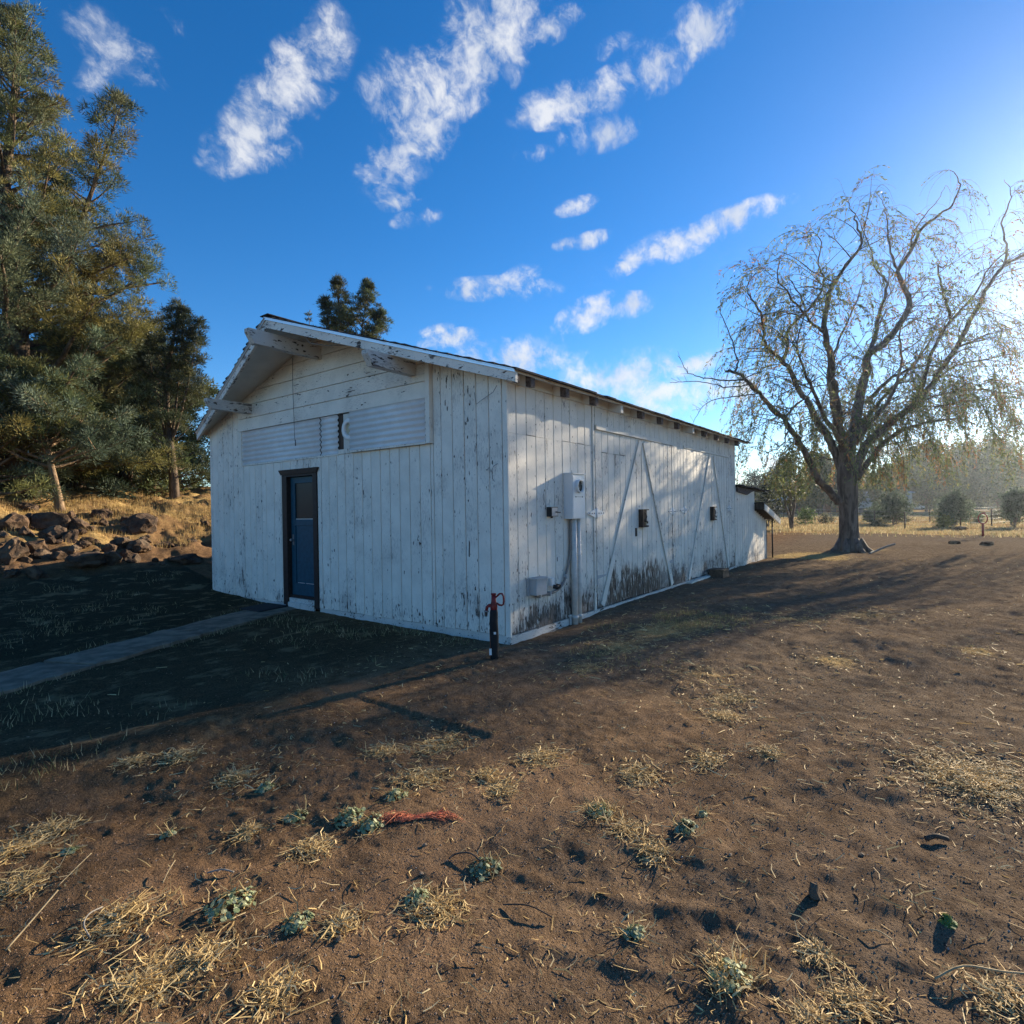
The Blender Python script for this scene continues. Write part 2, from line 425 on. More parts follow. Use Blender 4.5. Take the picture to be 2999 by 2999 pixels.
M['paint_lean'] = paint('leanto_paint', chips=.6, bottom=.15, bottom_h=.5, grain=1.0)
M['tail_wood'] = simple('weathered_tail_wood', (.17, .13, .115), .9, .25, 30, bump=.6, stretch=(1, 1, 1), col2=(.05, .04, .038))
M['dark_gap'] = simple('wall_backing', (.03, .028, .026), .95, .1, 10, bump=0)
M['found'] = paint('foundation_paint', axis='x', chips=.8, grain=1.2, base=(.62, .60, .56), bottom=.0)
M['shingle'] = simple('asphalt_shingle', (.055, .05, .05), .92, .25, 60, bump=.6)
M['drip'] = simple('drip_edge_metal', (.78, .80, .82), .32, .03, 8, metal=.6, bump=.03)
M['trim_brown'] = simple('dark_brown_trim', (.035, .024, .021), .55, .2, 20, bump=.15)
M['door_blue'] = simple('blue_door_paint', (.014, .075, .115), .5, .12, 14, bump=.1)
M['glass'] = simple('dark_window_glass', (.022, .022, .022), .35, .1, 2, bump=0, spec=.25)
M['concrete'] = simple('concrete', (.29, .215, .15), .9, .2, 5, bump=.6, col2=(.13, .095, .066))
M['mat_rubber'] = simple('rubber_mat', (.03, .03, .032), .9, .1, 60, bump=.6)
M['white_enamel'] = simple('white_enamel', (.74, .75, .75), .38, .03, 6, bump=.03, spec=.4)
M['grey_box'] = simple('grey_plastic', (.42, .43, .44), .5, .06, 10, bump=.05)
M['grey_pipe'] = simple('painted_pipe', (.64, .62, .58), .5, .1, 14, bump=.1)
M['conduit'] = simple('grey_brown_conduit', (.26, .23, .21), .5, .1, 14, bump=.1)
M['black'] = simple('black_iron', (.02, .02, .022), .5, .2, 20, bump=.2, spec=.4)
M['steel'] = simple('dull_steel', (.32, .33, .34), .45, .15, 20, metal=.7, bump=.1)
M['red_iron'] = simple('red_painted_iron', (.26, .022, .022), .45, .25, 18, bump=.2)
M['foam'] = simple('black_pipe_wrap', (.016, .016, .019), .75, .2, 16, bump=.5)
M['wood_block'] = simple('brown_timber', (.15, .105, .075), .85, .25, 16, bump=.4, stretch=(.3, 1, 1))
M['label_white'] = simple('white_tag', (.75, .76, .76), .6, .03, 10, bump=0)
M['cream'] = simple('cream_board', (.50, .44, .31), .7, .05, 6, bump=.05)
M['dark_wood'] = simple('dark_raw_wood', (.09, .065, .05), .9, .3, 20, bump=.4, stretch=(1, 1, .2))
M['bark_juniper'] = bark_mat('juniper_bark', (.20, .145, .10), (.06, .045, .035))
M['bark_light'] = bark_mat('light_juniper_bark', (.34, .24, .15), (.13, .085, .055))
M['bark_willow'] = bark_mat('willow_bark', (.22, .18, .15), (.075, .062, .052), 7)
M['leaf_juniper'] = leaf_mat('juniper_foliage', .65, .25)
M['leaf_willow'] = leaf_mat('willow_leaves', .5, .55)
M['leaf_far'] = leaf_mat('broad_leaves', .6, .35)
M['blade'] = leaf_mat('dry_grass_blades', .7, .4)
M['weed'] = leaf_mat('weed_leaves', .6, .25)
M['straw'] = leaf_mat('straw_bits', .7, .2)


def rock_mat():
    mt, N, b, out = new_mat('lava_rock')
    pos = N.new('ShaderNodeNewGeometry').outputs['Position']
    rnd = N.new('ShaderNodeObjectInfo').outputs['Random']
    n = N.noise(pos, 6, 8, .7); n2 = N.noise(pos, 28, 5, .7); n3 = N.noise(pos, 2.4, 4)
    c = N.mix(N.rng(n, .35, .65), (.045, .032, .024), (.165, .105, .066))
    c = N.mix(N.math('MULTIPLY', N.rng(n3, .5, .65), .55), c, (.22, .17, .12))
    c = N.mix(N.math('MULTIPLY', N.rng(n2, .60, .72), .6), c, (.20, .20, .13))
    c = N.mix(N.math('MULTIPLY', rnd, .35), c, (.05, .042, .038))
    N.put(b.inputs['Base Color'], c); b.inputs['Roughness'].default_value = .95; b.inputs['Specular IOR Level'].default_value = .1
    bp = N.new('ShaderNodeBump'); bp.inputs['Strength'].default_value = 1; bp.inputs['Distance'].default_value = .04
    N.put(bp.inputs['Height'], N.math('ADD', n, N.math('MULTIPLY', n2, .4))); N.put(b.inputs['Normal'], bp.outputs[0])
    return mt
M['rock'] = rock_mat()


def ground_mat():
    mt, N, b, out = new_mat('dirt')
    pos = N.new('ShaderNodeNewGeometry').outputs['Position']
    A = lambda n: N.new('ShaderNodeAttribute', attribute_name=n).outputs['Fac']
    n1 = N.noise(pos, 1.1, 5, .6); n2 = N.noise(pos, 9, 6, .65); n3 = N.noise(pos, 60, 4, .7); n4 = N.noise(pos, 190, 3, .6); n5 = N.noise(pos, .35, 3)
    dirt = N.mix(N.rng(n2, .3, .7), (.125, .076, .041), (.235, .143, .077))
    dirt = N.mix(N.math('MULTIPLY', N.rng(n1, .48, .68), .6), dirt, (.32, .19, .105))
    grey = N.mix(N.rng(n2, .3, .7), (.125, .092, .064), (.22, .168, .118))
    dirt = N.mix(A('grey'), dirt, grey)
    dirt = N.mix(N.math('MULTIPLY', N.rng(n3, .58, .70), .6), dirt, (.26, .20, .14))
    dirt = N.mix(N.math('MULTIPLY', N.rng(n3, .46, .34), .75), dirt, (.03, .023, .019))
    # trodden straw and chaff
    strawc = N.mix(N.rng(n3, .3, .7), (.30, .20, .085), (.62, .45, .20))
    sm = N.rng(N.math('ADD', N.math('ADD', N.math('MULTIPLY', n2, .6), N.math('MULTIPLY', n4, .45)), A('straw')), .98, 1.22)
    c = N.mix(N.math('MULTIPLY', sm, .8), dirt, strawc)
    lawn = N.mix(N.rng(n3, .35, .65), (.042, .034, .022), (.095, .076, .045))
    lawn = N.mix(N.math('MULTIPLY', N.rng(N.noise(N.mapping(pos, scale=(1, 1.6, 1)), 2.6, 5, .65), .52, .66), .85), lawn, (.24, .18, .10))
    c = N.mix(A('lawn'), c, lawn)
    gold = N.mix(N.rng(n2, .3, .7), (.30, .19, .075), (.52, .36, .15))
    gold = N.mix(N.math('MULTIPLY', N.rng(n1, .42, .58), .75), gold, (.20, .115, .06))
    c = N.mix(A('gold'), c, gold)
    N.put(b.inputs['Base Color'], c); b.inputs['Roughness'].default_value = .95; b.inputs['Specular IOR Level'].default_value = .0
    bp = N.new('ShaderNodeBump'); bp.inputs['Strength'].default_value = 1.0; bp.inputs['Distance'].default_value = .035
    n6 = N.noise(N.mapping(pos, rot=(0, 0, rad(53)), scale=(.7, 1.7, 1)), 3.2, 5, .6)
    h = N.math('ADD', N.math('ADD', N.math('MULTIPLY', n2, .5), N.math('MULTIPLY', n6, 1.1)), N.math('ADD', N.math('MULTIPLY', n3, .5), N.math('MULTIPLY', n4, .25)))
    N.put(bp.inputs['Height'], h); N.put(b.inputs['Normal'], bp.outputs[0])
    return mt
M['dirt'] = ground_mat()

# ------------------------------------------------------------------ ground
STRAW_SPOTS = [(-4.43, -0.32, 0.12), (-4.61, -0.45, 0.12), (-4.7, -0.82, 0.13), (-4.51, -1.45, 0.14), (-4.57, -1.89, 0.14), (-4.34, -2.29, 0.08), (-3.77, -1.65, 0.1), (-3.87, -1.25, 0.07), (-2.95, -1.55, 0.17), (-2.48, -1.26, 0.2), (-2.8, -1.04, 0.12), (-3.88, 0.17, 0.1), (-3.67, 0.0, 0.12), (-3.6, -0.56, 0.12), (-2.69, -1.86, 0.1), (-2.77, -2.04, 0.1), (-4.0, -2.19, 0.07), (-4.42, -1.93, 0.1), (-3.71, -2.42, 0.11), (-2.29, -1.99, 0.16), (-2.1, -2.59, 0.16), (-2.69, -2.78, 0.09), (-2.77, -2.96, 0.08), (-1.66, -2.87, 0.12), (-1.35, -3.18, 0.09), (-1.03, -4.25, 0.4), (-3.03, -3.71, 0.05), (-3.18, -3.85, 0.09), (-2.89, -4.24, 0.09), (-3.33, -3.73, 0.05), (-0.32, -2.65, 0.2), (-0.8, -2.72, 0.18),
               (1.5, -1.2, .5), (.6, -1.1, .4), (2.3, -1.6, .5), (.2, -2.2, .4), (3.4, -2.4, .5), (-.3, -1.2, .3), (4.2, -3.3, .5), (14.5, -1.2, 1.4), (18.5, -2.2, 1.2), (13.5, -.8, 1.0), (1.4, -3.2, .3), (2.6, -4.4, .3)]
def zones(x, y):
    straw = .12 * fbm(x, y, .7, 3, 20) + .10
    for sx, sy, sr in STRAW_SPOTS:
        straw = straw + .50 * np.exp(-((x - sx) ** 2 + (y - sy) ** 2) / (sr * 1.1) ** 2)
    dist = np.hypot(x + 5.4, y + 4.1)
    edge = 35.2 + 2.6 * fbm(x, y, .16, 4, 21)
    far = sst(-.5, .8, dist - edge) * sst(8.5, 6, y - x * .12)
    bank = sst(9.9, 11.0, y + 1.2 * fbm(x, y, .8, 3, 22)) * (1 - .6 * sst(-.15, .35, fbm(x, y, 1.1, 3, 23)))
    gold = np.maximum(far * .95, bank * sst(60, 40, y))
    lawn = sst(.4, 1.6, y - .43 * (x + 4.05) - 2.4 + .5 * fbm(x, y, .7, 3, 24)) * sst(9.6, 8.8, y) * (x < .3)
    lawn = np.maximum(lawn, .75 * sst(-2.6, -.6, y - .43 * (x + 4.05) - 1.2 + 1.2 * fbm(x, y, .8, 3, 25)) * (y < 9) * sst(.2, -.6, x) * sst(-.4, .6, y))
    grey = sst(-3.2, 1.5, x * .8 - y * .6 - .8 + fbm(x, y, .3, 2, 26)) * sst(3, 0, y)
    return straw, gold, lawn, grey


def build_ground():
    hd = math.atan2(Fv[1], Fv[0])
    a_in = np.linspace(-rad(46), rad(46), 530)
    a_out = np.linspace(rad(46), 2 * math.pi - rad(46), 70)[1:-1]
    ang = np.concatenate([a_in, a_out]) + hd
    rr = [1.25]
    while rr[-1] < 62: rr.append(rr[-1] * 1.0072)
    while rr[-1] < 5000: rr.append(rr[-1] * 1.07)
    rr = np.array(rr)
    R_, A_ = np.meshgrid(rr, ang, indexing='ij')
    x = CAM[0] + R_ * np.cos(A_); y = CAM[1] + R_ * np.sin(A_)
    x = np.concatenate([x.ravel(), [CAM[0]]]); y = np.concatenate([y.ravel(), [CAM[1]]])
    z = ground_z(x, y)
    nr, na = len(rr), len(ang)
    i = np.arange(nr - 1)[:, None] * na; j = np.arange(na)[None, :]; j2 = (j + 1) % na
    F = np.stack([i + j, i + na + j, i + na + j2, i + j2], -1).reshape(-1, 4)
    st, go, la, gr = zones(x, y)
    o = np_mesh('ground', np.stack([x, y, z], 1), F, M['dirt'], smooth=True, attrs=dict(straw=st, gold=go, lawn=la, grey=gr))
    bm = bmesh.new(); bm.from_mesh(o.data); bm.verts.ensure_lookup_table()
    c = bm.verts[nr * na]
    for k in range(na): bm.faces.new((c, bm.verts[k], bm.verts[(k + 1) % na])).smooth = True
    bm.to_mesh(o.data); bm.free()
    tag(o, kind='structure')
build_ground()

# ------------------------------------------------------------------ the barn
W, L = 7.24, 9.50            # width of the gable front (y), length of the long side (x)
RIDGE_Y, EAVE_Z, SLOPE = 3.62, 3.15, 0.315
SIDE_TOP = 3.03
OV_E, OV_R, OV_S = .133, .90, .25      # front overhang at the eaves / at the ridge, side overhang
def soffit(y): return EAVE_Z + SLOPE * (RIDGE_Y - abs(y - RIDGE_Y))
barn = thing('barn', 'weathered white wooden barn with low gabled roof and blue front door', 'barn', (0, 0, 0))
rj = random.Random(3)


def plank_front(y0, y1, z0, z1a, z1b=None, mat='paint_front', gap=.0045, d=.022, name='plank'):
    """upright board on the front wall (x = 0, facing -x); z1a at y0, z1b at y1"""
    z1b = z1a if z1b is None else z1b
    off = rj.uniform(-.002, .002); c = .006
    y0 += gap; y1 -= gap
    b = MB()
    lp = [(d, y0), (off + c, y0), (off, y0 + c), (off, y1 - c), (off + c, y1), (d, y1)]
    zt = lambda y: z1a + (z1b - z1a) * (y - y0) / (y1 - y0)
    n = len(lp); zb = z0 + rj.uniform(-.004, .004)
    vs = [(x, y, zb) for x, y in lp] + [(x, y, zt(y)) for x, y in lp]
    fs = [tuple(range(n)), tuple(range(2 * n - 1, n - 1, -1))] + [(i, n + i, n + (i + 1) % n, (i + 1) % n) for i in range(n)]
    b.add(vs, fs)
    return b.build(name, M[mat], barn)


def plank_side(x0, x1, z0, z1, mat='paint_side', gap=.0045, d=.022, parent=None, out=0., name='plank', y=0.):
    off = rj.uniform(-.002, .002) - out; c = .006
    x0 += gap; x1 -= gap
    lp = [(x0, d), (x0, off + c), (x0 + c, off), (x1 - c, off), (x1, off + c), (x1, d)]
    n = len(lp); zb = z0 + rj.uniform(-.006, .006)
    b = MB()
    vs = [(x, yy + y, zb) for x, yy in lp] + [(x, yy + y, z1) for x, yy in lp]
    fs = [tuple(range(n - 1, -1, -1)), tuple(range(n, 2 * n))] + [(i, (i + 1) % n, n + (i + 1) % n, n + i) for i in range(n)]
    b.add(vs, fs)
    return b.build(name, M[mat], parent or barn)


# dark sheathing behind the boards: four walls with the doorway cut out
b = MB()
x0, x1 = .024, .10
b.box(x0, x1, .024, 3.80, -.15, 3.02); b.box(x0, x1, 4.70, W - .024, -.15, 3.02); b.box(x0, x1, 3.80, 4.70, 2.14, 3.02)
b.prism([(x0, .02, 3.0), (x0, .02, 3.14), (x0, RIDGE_Y, 4.27), (x0, W - .02, 3.14), (x0, W - .02, 3.0)], (.076, 0, 0))
b.box(.10, L - .02, .024, .10, -.15, 3.0); b.box(.10, L - .02, W - .10, W - .004, -.15, 3.0)
b.box(L - .10, L - .02, .10, W - .10, -.15, 3.0)
b.prism([(L - .1, .02, 3.0), (L - .1, .02, 3.14), (L - .1, RIDGE_Y, 4.27), (L - .1, W - .02, 3.14), (L - .1, W - .02, 3.0)], (.08, 0, 0))
b.build('sheathing', M['dark_gap'], barn)
b = MB(); b.box(.1, L - .1, .1, W - .1, -.16, -.02); b.build('floor_slab', M['concrete'], barn)

# front boards
fr = [.06 + .2 * k for k in range(0, 6)] + [1.204] + [.06 + .2 * k for k in range(6, 19)]                       # right of the door: .06 ... 3.66
for a0, a1 in zip(fr[:-1], fr[1:]):
    if a1 <= 1.21: plank_front(a0, a1, 0, soffit(a0), soffit(a1))
    else: plank_front(a0, a1, 0, 2.385)
plank_front(3.66, 3.762, 0, 2.385)
dl = [3.762, 3.95, 4.13, 4.32, 4.50, 4.74]
for a0, a1 in zip(dl[:-1], dl[1:]): plank_front(a0, a1, 2.228, 2.385)
lf = [4.74, 4.80, 5.01, 5.26, 5.40, 5.61, 5.79, 6.0]
for a0, a1 in zip(lf[:-1], lf[1:]): plank_front(a0, a1, 0, 2.37)
lf = [6.0, 6.19, 6.37, 6.54, 6.74, 6.94, 7.17]
for a0, a1 in zip(lf[:-1], lf[1:]): plank_front(a0, a1, 0, soffit(a0), soffit(a1))
plank_front(-.024, .06, -.01, soffit(0.0) - .005, soffit(.06), mat='paint_trim', d=.03, name='corner_board')
plank_front(7.17, 7.255, -.01, soffit(7.17), soffit(7.24), mat='paint_trim', d=.03, name='corner_board')

b = MB(); b.prism([(-.0035, .615, .93), (-.0035, .60, .92), (-.0035, .592, 1.10), (-.0035, .604, 1.13)], (.003, 0, 0)); b.build('paint_scar', M['dark_wood'], barn)
# foundation strip, showing under the front and the near end of the long side
b = MB()
b.box(.012, .14, 4.74, W, -.35, -.006); b.box(.012, .14, -.012, 3.762, -.35, -.006)
b.box(.14, L, -.012, .10, -.35, -.008); b.box(.14, L, W - .1, W - .01, -.35, -.008)
b.build('foundation', M['found'], barn)

# gable boards, lapped, bottom edge of each a little proud
gz_ = [3.0, 3.225, 3.46, 3.695, 3.955, 4.19, 4.40]
def clip_board(za, zb, ya, yb):
    """outline of a horizontal board between za and zb, cut by the soffit"""
    pts = []
    def top(y): return min(zb, soffit(y))
    ys = [ya] + [y for y in (RIDGE_Y - (4.2903 - zb) / SLOPE, RIDGE_Y, RIDGE_Y + (4.2903 - zb) / SLOPE) if ya < y < yb] + [yb]
    lo = []
    for y in ys: pts.append((y, top(y)))
    return pts
for k in range(6):
    za, zb = gz_[k], gz_[k + 1]
    ya, yb = 1.285, 6.10
    half = (4.2903 - za) / SLOPE
    ya, yb = max(ya, RIDGE_Y - half), min(yb, RIDGE_Y + half)
    top = clip_board(za, zb - .004, ya, yb)
    if top[0][1] <= za + .001: top = top[1:]
    if top[-1][1] <= za + .001: top = top[:-1]
    loop = [(ya, za)] + [(yb, za)] + [t for t in reversed(top)]
    lp = []
    for y, z in loop: lp.append((-.030 + .018 * (z - za) / (zb - za), y, z))
    n = len(lp)
    b = MB(); vs = lp + [(.022, y, z) for _, y, z in lp]
    b.add(vs, [tuple(range(n - 1, -1, -1)), tuple(range(n, 2 * n))] + [(i, (i + 1) % n, n + (i + 1) % n, n + i) for i in range(n)])
    b.build('gable_board', M['paint_gable'], barn)
b = MB(); b.box(-.058, .022, 1.205, 1.281, 2.392, soffit(1.24) - .01); b.build('panel_trim', M['paint_trim'], barn)
b = MB(); b.box(-.012, .022, 6.04, 6.115, 2.376, 2.994); b.build('panel_trim', M['paint_trim'], barn)
b = MB(); b.box(-.060, .022, 1.285, 2.86, 2.388, 2.418); b.box(-.014, .022, 3.20, 6.04, 2.374, 2.400); b.box(-.014, .022, 2.86, 3.20, 2.388, 2.455); b.build('panel_sill', M['paint_trim'], barn)


def corrugated(y0, y1, z0, z1, pitch=.0845, amp=.013, xo=.0):
    n = int((z1 - z0) / pitch * 8)
    vs, fs = [], []
    for i in range(n + 1):
        z = z0 + (z1 - z0) * i / n
        x = xo - amp * math.cos(2 * math.pi * (z - z0) / pitch) ** 1
        vs += [(x, y0, z), (x, y1, z), (x + .003, y0, z), (x + .003, y1, z)]
    for i in range(n):
        a = 4 * i; c = a + 4
        fs += [(a, c, c + 1, a + 1), (a + 2, a + 3, c + 3, c + 2), (a, a + 2, c + 2, c), (a + 1, c + 1, c + 3, a + 3)]
    b = MB(); b.add(vs, fs, True)
    o = b.build('corrugated_panel', M['paint_metal'], barn)
    return o
corrugated(3.665, 6.02, 2.402, 2.990, xo=-.002)
corrugated(3.205, 3.640, 2.402, 2.990, xo=-.002)
corrugated(1.285, 2.872, 2.414, 2.990, xo=-.052)
# gap between the panels: dark post, white board with a round vent
b = MB(); b.box(.004, .022, 3.09, 3.2, 2.456, 2.985); b.build('vent_post', M['dark_wood'], barn)
b = MB(); b.box(.006, .022, 2.7, 3.085, 2.456, 2.985); vb = b.build('vent_board', M['paint_soffit'], barn)
b = MB(); cy, cz, ro, ri = 2.925, 2.745, .16, .092
vs, fs = [], []; n = 40
for i in range(n):
    a = 2 * math.pi * i / n
    for r, x in ((ro, .005), (ro, -.03), (ro - .012, -.036), (ri + .012, -.036), (ri, -.03), (ri, .005)):
        vs.append((x, cy + r * math.cos(a), cz + r * math.sin(a)))
for i in range(n):
    for k in range(5):
        p, q = i * 6 + k, ((i + 1) % n) * 6 + k
        fs.append((p, p + 1, q + 1, q))
b.add(vs, fs, True); b.build('vent_ring', M['white_enamel'], vb)
b = MB(); b.add([(.001, cy + .092 * math.cos(2 * math.pi * i / 24), cz + .092 * math.sin(2 * math.pi * i / 24)) for i in range(24)], [tuple(range(23, -1, -1))]); b.build('vent_disc', M['cream'], vb)

# roof: two slopes with a front edge that sweeps out to the ridge
def prow_x(y, extra=0.): 
    t = (RIDGE_Y - abs(y - RIDGE_Y) + OV_S) / (RIDGE_Y + OV_S)
    return -(OV_E + (OV_R - OV_E) * t) - extra
XB = L + .42
for sgn, nm in ((1, 'right'), (-1, 'left')):
    ye = -OV_S if sgn > 0 else W + OV_S
    P = [(prow_x(ye), ye), (prow_x(RIDGE_Y), RIDGE_Y), (XB, RIDGE_Y), (XB, ye)]
    if sgn < 0: P = P[::-1]
    zf = lambda y, o: soffit(y) + o
    def slab(o0, o1, ext, mats, name, e2=0.):
        Q = []
        for (x, y) in P:
            xx = x - ext if x < 5 else x + ext
            yy = y + (-e2 if y < 1 else (e2 if y > 6 else 0))
            Q.append((xx, yy))
        b = MB()
        vs = [(x, y, zf(y, o0)) for x, y in Q] + [(x, y, zf(y, o1)) for x, y in Q]
        b.add(vs, [(3, 2, 1, 0), (4, 5, 6, 7), (0, 1, 5, 4), (1, 2, 6, 5), (2, 3, 7, 6), (3, 0, 4, 7)])
        return b.build(name, mats, barn)
    slab(.0, .030, -.012, M['paint_soffit'], 'roof_deck', -.012)
    # asphalt shingles: courses with a wavering, torn front edge
    b = MB()
    n_c = 26
    run = RIDGE_Y + OV_S + .05
    for k in range(n_c):
        ta, tb = k / n_c, min(1.0, (k + 1.35) / n_c)
        d0, d1 = ta * run - .05 - OV_S, tb * run - .05 - OV_S
        ya, yb = (d0, d1) if sgn > 0 else (W - d0, W - d1)
        xs0 = prow_x(max(-OV_S, min(W + OV_S, ya)), .035)
        xx = xs0; top = .040
        xs = []
        while xx < XB + .05:
            w = rj.uniform(.28, .34) if xx > xs0 else rj.uniform(.12, .34)
            xs.append((xx, min(xx + w, XB + .06))); xx += w
        if k > 1: xs = xs[:3] + [(xs[3][0], XB + .06)]
        for (xa, xb) in xs:
            j = rj.uniform(-.012, .012) if k < 2 else 0
            jj = rj.uniform(0, .009)
            fx = rj.uniform(-.014, .014) if xa == xs0 else 0
            za, zb_ = soffit(ya), soffit(yb) if tb < 1 else soffit(yb)
            y_a = ya - sgn * j
            vs = [(xa + fx, y_a, za + .034 + jj), (xb - .004, y_a, za + .034 + jj), (xb - .004, yb, zb_ + .034), (xa + fx, yb, zb_ + .034),
                  (xa + fx, y_a, za + .058 + jj), (xb - .004, y_a, za + .058 + jj), (xb - .004, yb, zb_ + .048), (xa + fx, yb, zb_ + .048)]
            fs = [(0, 3, 2, 1), (4, 5, 6, 7), (0, 1, 5, 4), (1, 2, 6, 5), (2, 3, 7, 6), (3, 0, 4, 7)]
            if sgn < 0: fs = [tuple(reversed(f)) for f in fs]
            b.add(vs, fs)
    b.build('shingles', M['shingle'], barn, kind='stuff')
    # barge board under the front edge and the metal edge above it
    b = MB()
    z_t, z_b, th = -.002, -.112, .042
    def bp(y, o, x_in): return (prow_x(y) + x_in, y, soffit(y) + o)
    ya, yb = (ye, RIDGE_Y) 
    vs = [bp(ya, z_b, 0), bp(yb, z_b, 0), bp(yb, z_t, 0), bp(ya, z_t, 0), bp(ya, z_b, th), bp(yb, z_b, th), bp(yb, z_t, th), bp(ya, z_t, th)]
    fs = [(0, 1, 2, 3), (7, 6, 5, 4), (1, 0, 4, 5), (3, 2, 6, 7), (2, 1, 5, 6), (0, 3, 7, 4)]
    if sgn > 0: fs = [tuple(reversed(f)) for f in fs]
    b.add(vs, fs); b.build('barge_board', M['paint_barge'], barn)
    b = MB()
    for (o0, o1, xa, xb) in ((.0, .034, -.016, -.002), (.028, .036, -.03, .05)):
        vs = [bp(ya, o0, xa), bp(yb, o0, xa), bp(yb, o1, xa), bp(ya, o1, xa), bp(ya, o0, xb), bp(yb, o0, xb), bp(yb, o1, xb), bp(ya, o1, xb)]
        b.add(vs, fs)
    b.build('drip_edge', M['drip'], barn)
    # frieze strip between the rafters along the eave
    yo = -.012 if sgn > 0 else W + .012
    b = MB()
    if sgn > 0: b.box(-.02, L, -.022, -.003, SIDE_TOP - .012, EAVE_Z - .004)
    else: b.box(-.02, L, W + .003, W + .02, SIDE_TOP - .012, EAVE_Z - .004)
    b.build('frieze_board', M['paint_soffit'], barn)
b = MB(); b.bar((-OV_R - .03, RIDGE_Y, 4.352), (XB + .05, RIDGE_Y, 4.352), .20, .012); b.build('ridge_cap', M['shingle'], barn)

# rafter tails along the near eave: white paint worn off the sawn ends
k = 0
xr = .20
while xr < L + .3:
    for side in (0, 1):
        b = MB()
        h, w = .125, .09
        def pt(d, o, xx):
            yy = .0 - d if side == 0 else W + d
            return (xx, yy, EAVE_Z - SLOPE * d - .003 - o)
        segs = [(-.04, .0), (.15 + rj.uniform(-.02, .02), .0), (OV_S - .018, .0)]
        jag = segs[1][0]
        for si, (da, db) in enumerate(((segs[0][0], jag), (jag, segs[2][0]))):
            b.cur = si if not (side == 0 and k in (3, 7)) else 0
            e = 0.0 if si == 0 else .002
            hb = h if si == 0 else h - .012
            vs = [pt(da, h, xr + e), pt(da, h, xr + w - e), pt(da, 0, xr + w - e), pt(da, 0, xr + e), pt(db, hb, xr + e), pt(db, hb, xr + w - e), pt(db, 0, xr + w - e), pt(db, 0, xr + e)]
            fs = [(0, 3, 2, 1), (4, 5, 6, 7), (0, 1, 5, 4), (1, 2, 6, 5), (2, 3, 7, 6), (3, 0, 4, 7)]
            if side == 0: fs = [tuple(reversed(f)) for f in fs]
            b.add(vs, fs)
        b.build('rafter_tail', [M['paint_soffit'], M['tail_wood']], barn)
    xr += .80; k += 1
# barge foot where the near eave ends: weathered block
b = MB(); b.box(-.128, -.05, -.247, -.20, 2.965, 3.06); b.build('barge_foot', M['tail_wood'], barn)

# three lookout beams carrying the front overhang
def lookout(y, zt, zb, xt, sag=0.):
    w = .115; b = MB()
    c = .085
    lp = [(.0, zb), (.0, zt), (xt + .0, zt - sag), (xt - .0, zt - .05 - sag), (xt + c, zb - sag)]
    n = len(lp)
    vs = [(x, y - w / 2, z) for x, z in lp] + [(x, y + w / 2, z) for x, z in lp]
    b.add(vs, [tuple(range(n)), tuple(range(2 * n - 1, n - 1, -1))] + [(i, n + i, n + (i + 1) % n, (i + 1) % n) for i in range(n)])
    b.build('lookout_beam', M['paint_beam'], barn)
lookout(3.62, 4.10, 3.90, -1.19)
lookout(5.70, 3.455, 3.285, -.79)
lookout(1.53, 3.50, 3.315, -.83)

# wires on the gable
b = MB(); b.tube([(-.045, 4.31, 4.04), (-.05, 4.315, 3.6), (-.048, 4.30, 3.1), (-.05, 4.285, 2.75), (-.046, 4.27, 2.6)], .004, 5); b.tube([(-.046, 4.275, 2.70), (-.046, 4.268, 2.60)], .008, 5)
b.build('hanging_wire', M['black'], barn)
b = MB(); b.tube([(-.72, 2.95, 3.98), (-.70, 2.86, 3.86), (-.58, 2.6, 3.80), (-.40, 2.3, 3.80)], .005, 5); b.build('loose_wire', M['conduit'], barn)
b = MB(); b.tube([(-.035, .45, 2.95), (-.04, .42, 2.80), (-.03, .30, 2.86), (-.08, .12, 2.9), (-.16, .0, 2.95)], .004, 5); b.build('loose_wire', M['conduit'], barn)
b = MB(); b.tube([(-.006, .30, 2.0), (-.04, .27, 1.98), (-.03, .24, 2.02), (-.045, .20, 1.96), (-.03, .17, 2.03), (-.004, .13, 2.06)], .0035, 5)
b.build('loose_wire', M['conduit'], barn)

# front door with brown casing
fd = MB()
fd.box(-.02, .10, 3.762, 3.868, -.02, 2.142); fd.box(-.02, .10, 4.60, 4.738, -.02, 2.142)
fd.box(-.018, .10, 3.868, 4.60, 2.108, 2.142)
casing = fd.build('door_casing', M['trim_brown'], barn)
b = MB(); b.prism([(-.035, 3.752, 2.144), (-.035, 4.748, 2.144), (-.045, 4.80, 2.226), (-.045, 3.70, 2.226)][::-1], (.058, 0, 0)); b.build('crown_trim', M['trim_brown'], casing)
leaf = MB()
X0, X1 = .055, .095
zs = [.15, .36, .37, 1.285, 1.40, 2.02, 2.10]
leaf.box(X0, X1, 4.475, 4.59, .15, 2.10); leaf.box(X0, X1, 3.872, 3.94, .15, 2.10)
leaf.box(X0, X1, 3.94, 4.475, .15, .345); leaf.box(X0, X1, 3.94, 4.475, 1.30, 1.40); leaf.box(X0, X1, 3.94, 4.475, 2.0, 2.10)
door = leaf.build('front_door', M['door_blue'], barn)
b = MB(); b.box(X0 + .014, X1 - .005, 3.942, 4.473, .347, 1.298); b.build('door_panel', M['door_blue'], door)
b = MB(); b.box(X0 + .018, X1 - .006, 3.942, 4.473, 1.402, 1.998); b.build('pane', M['glass'], door)
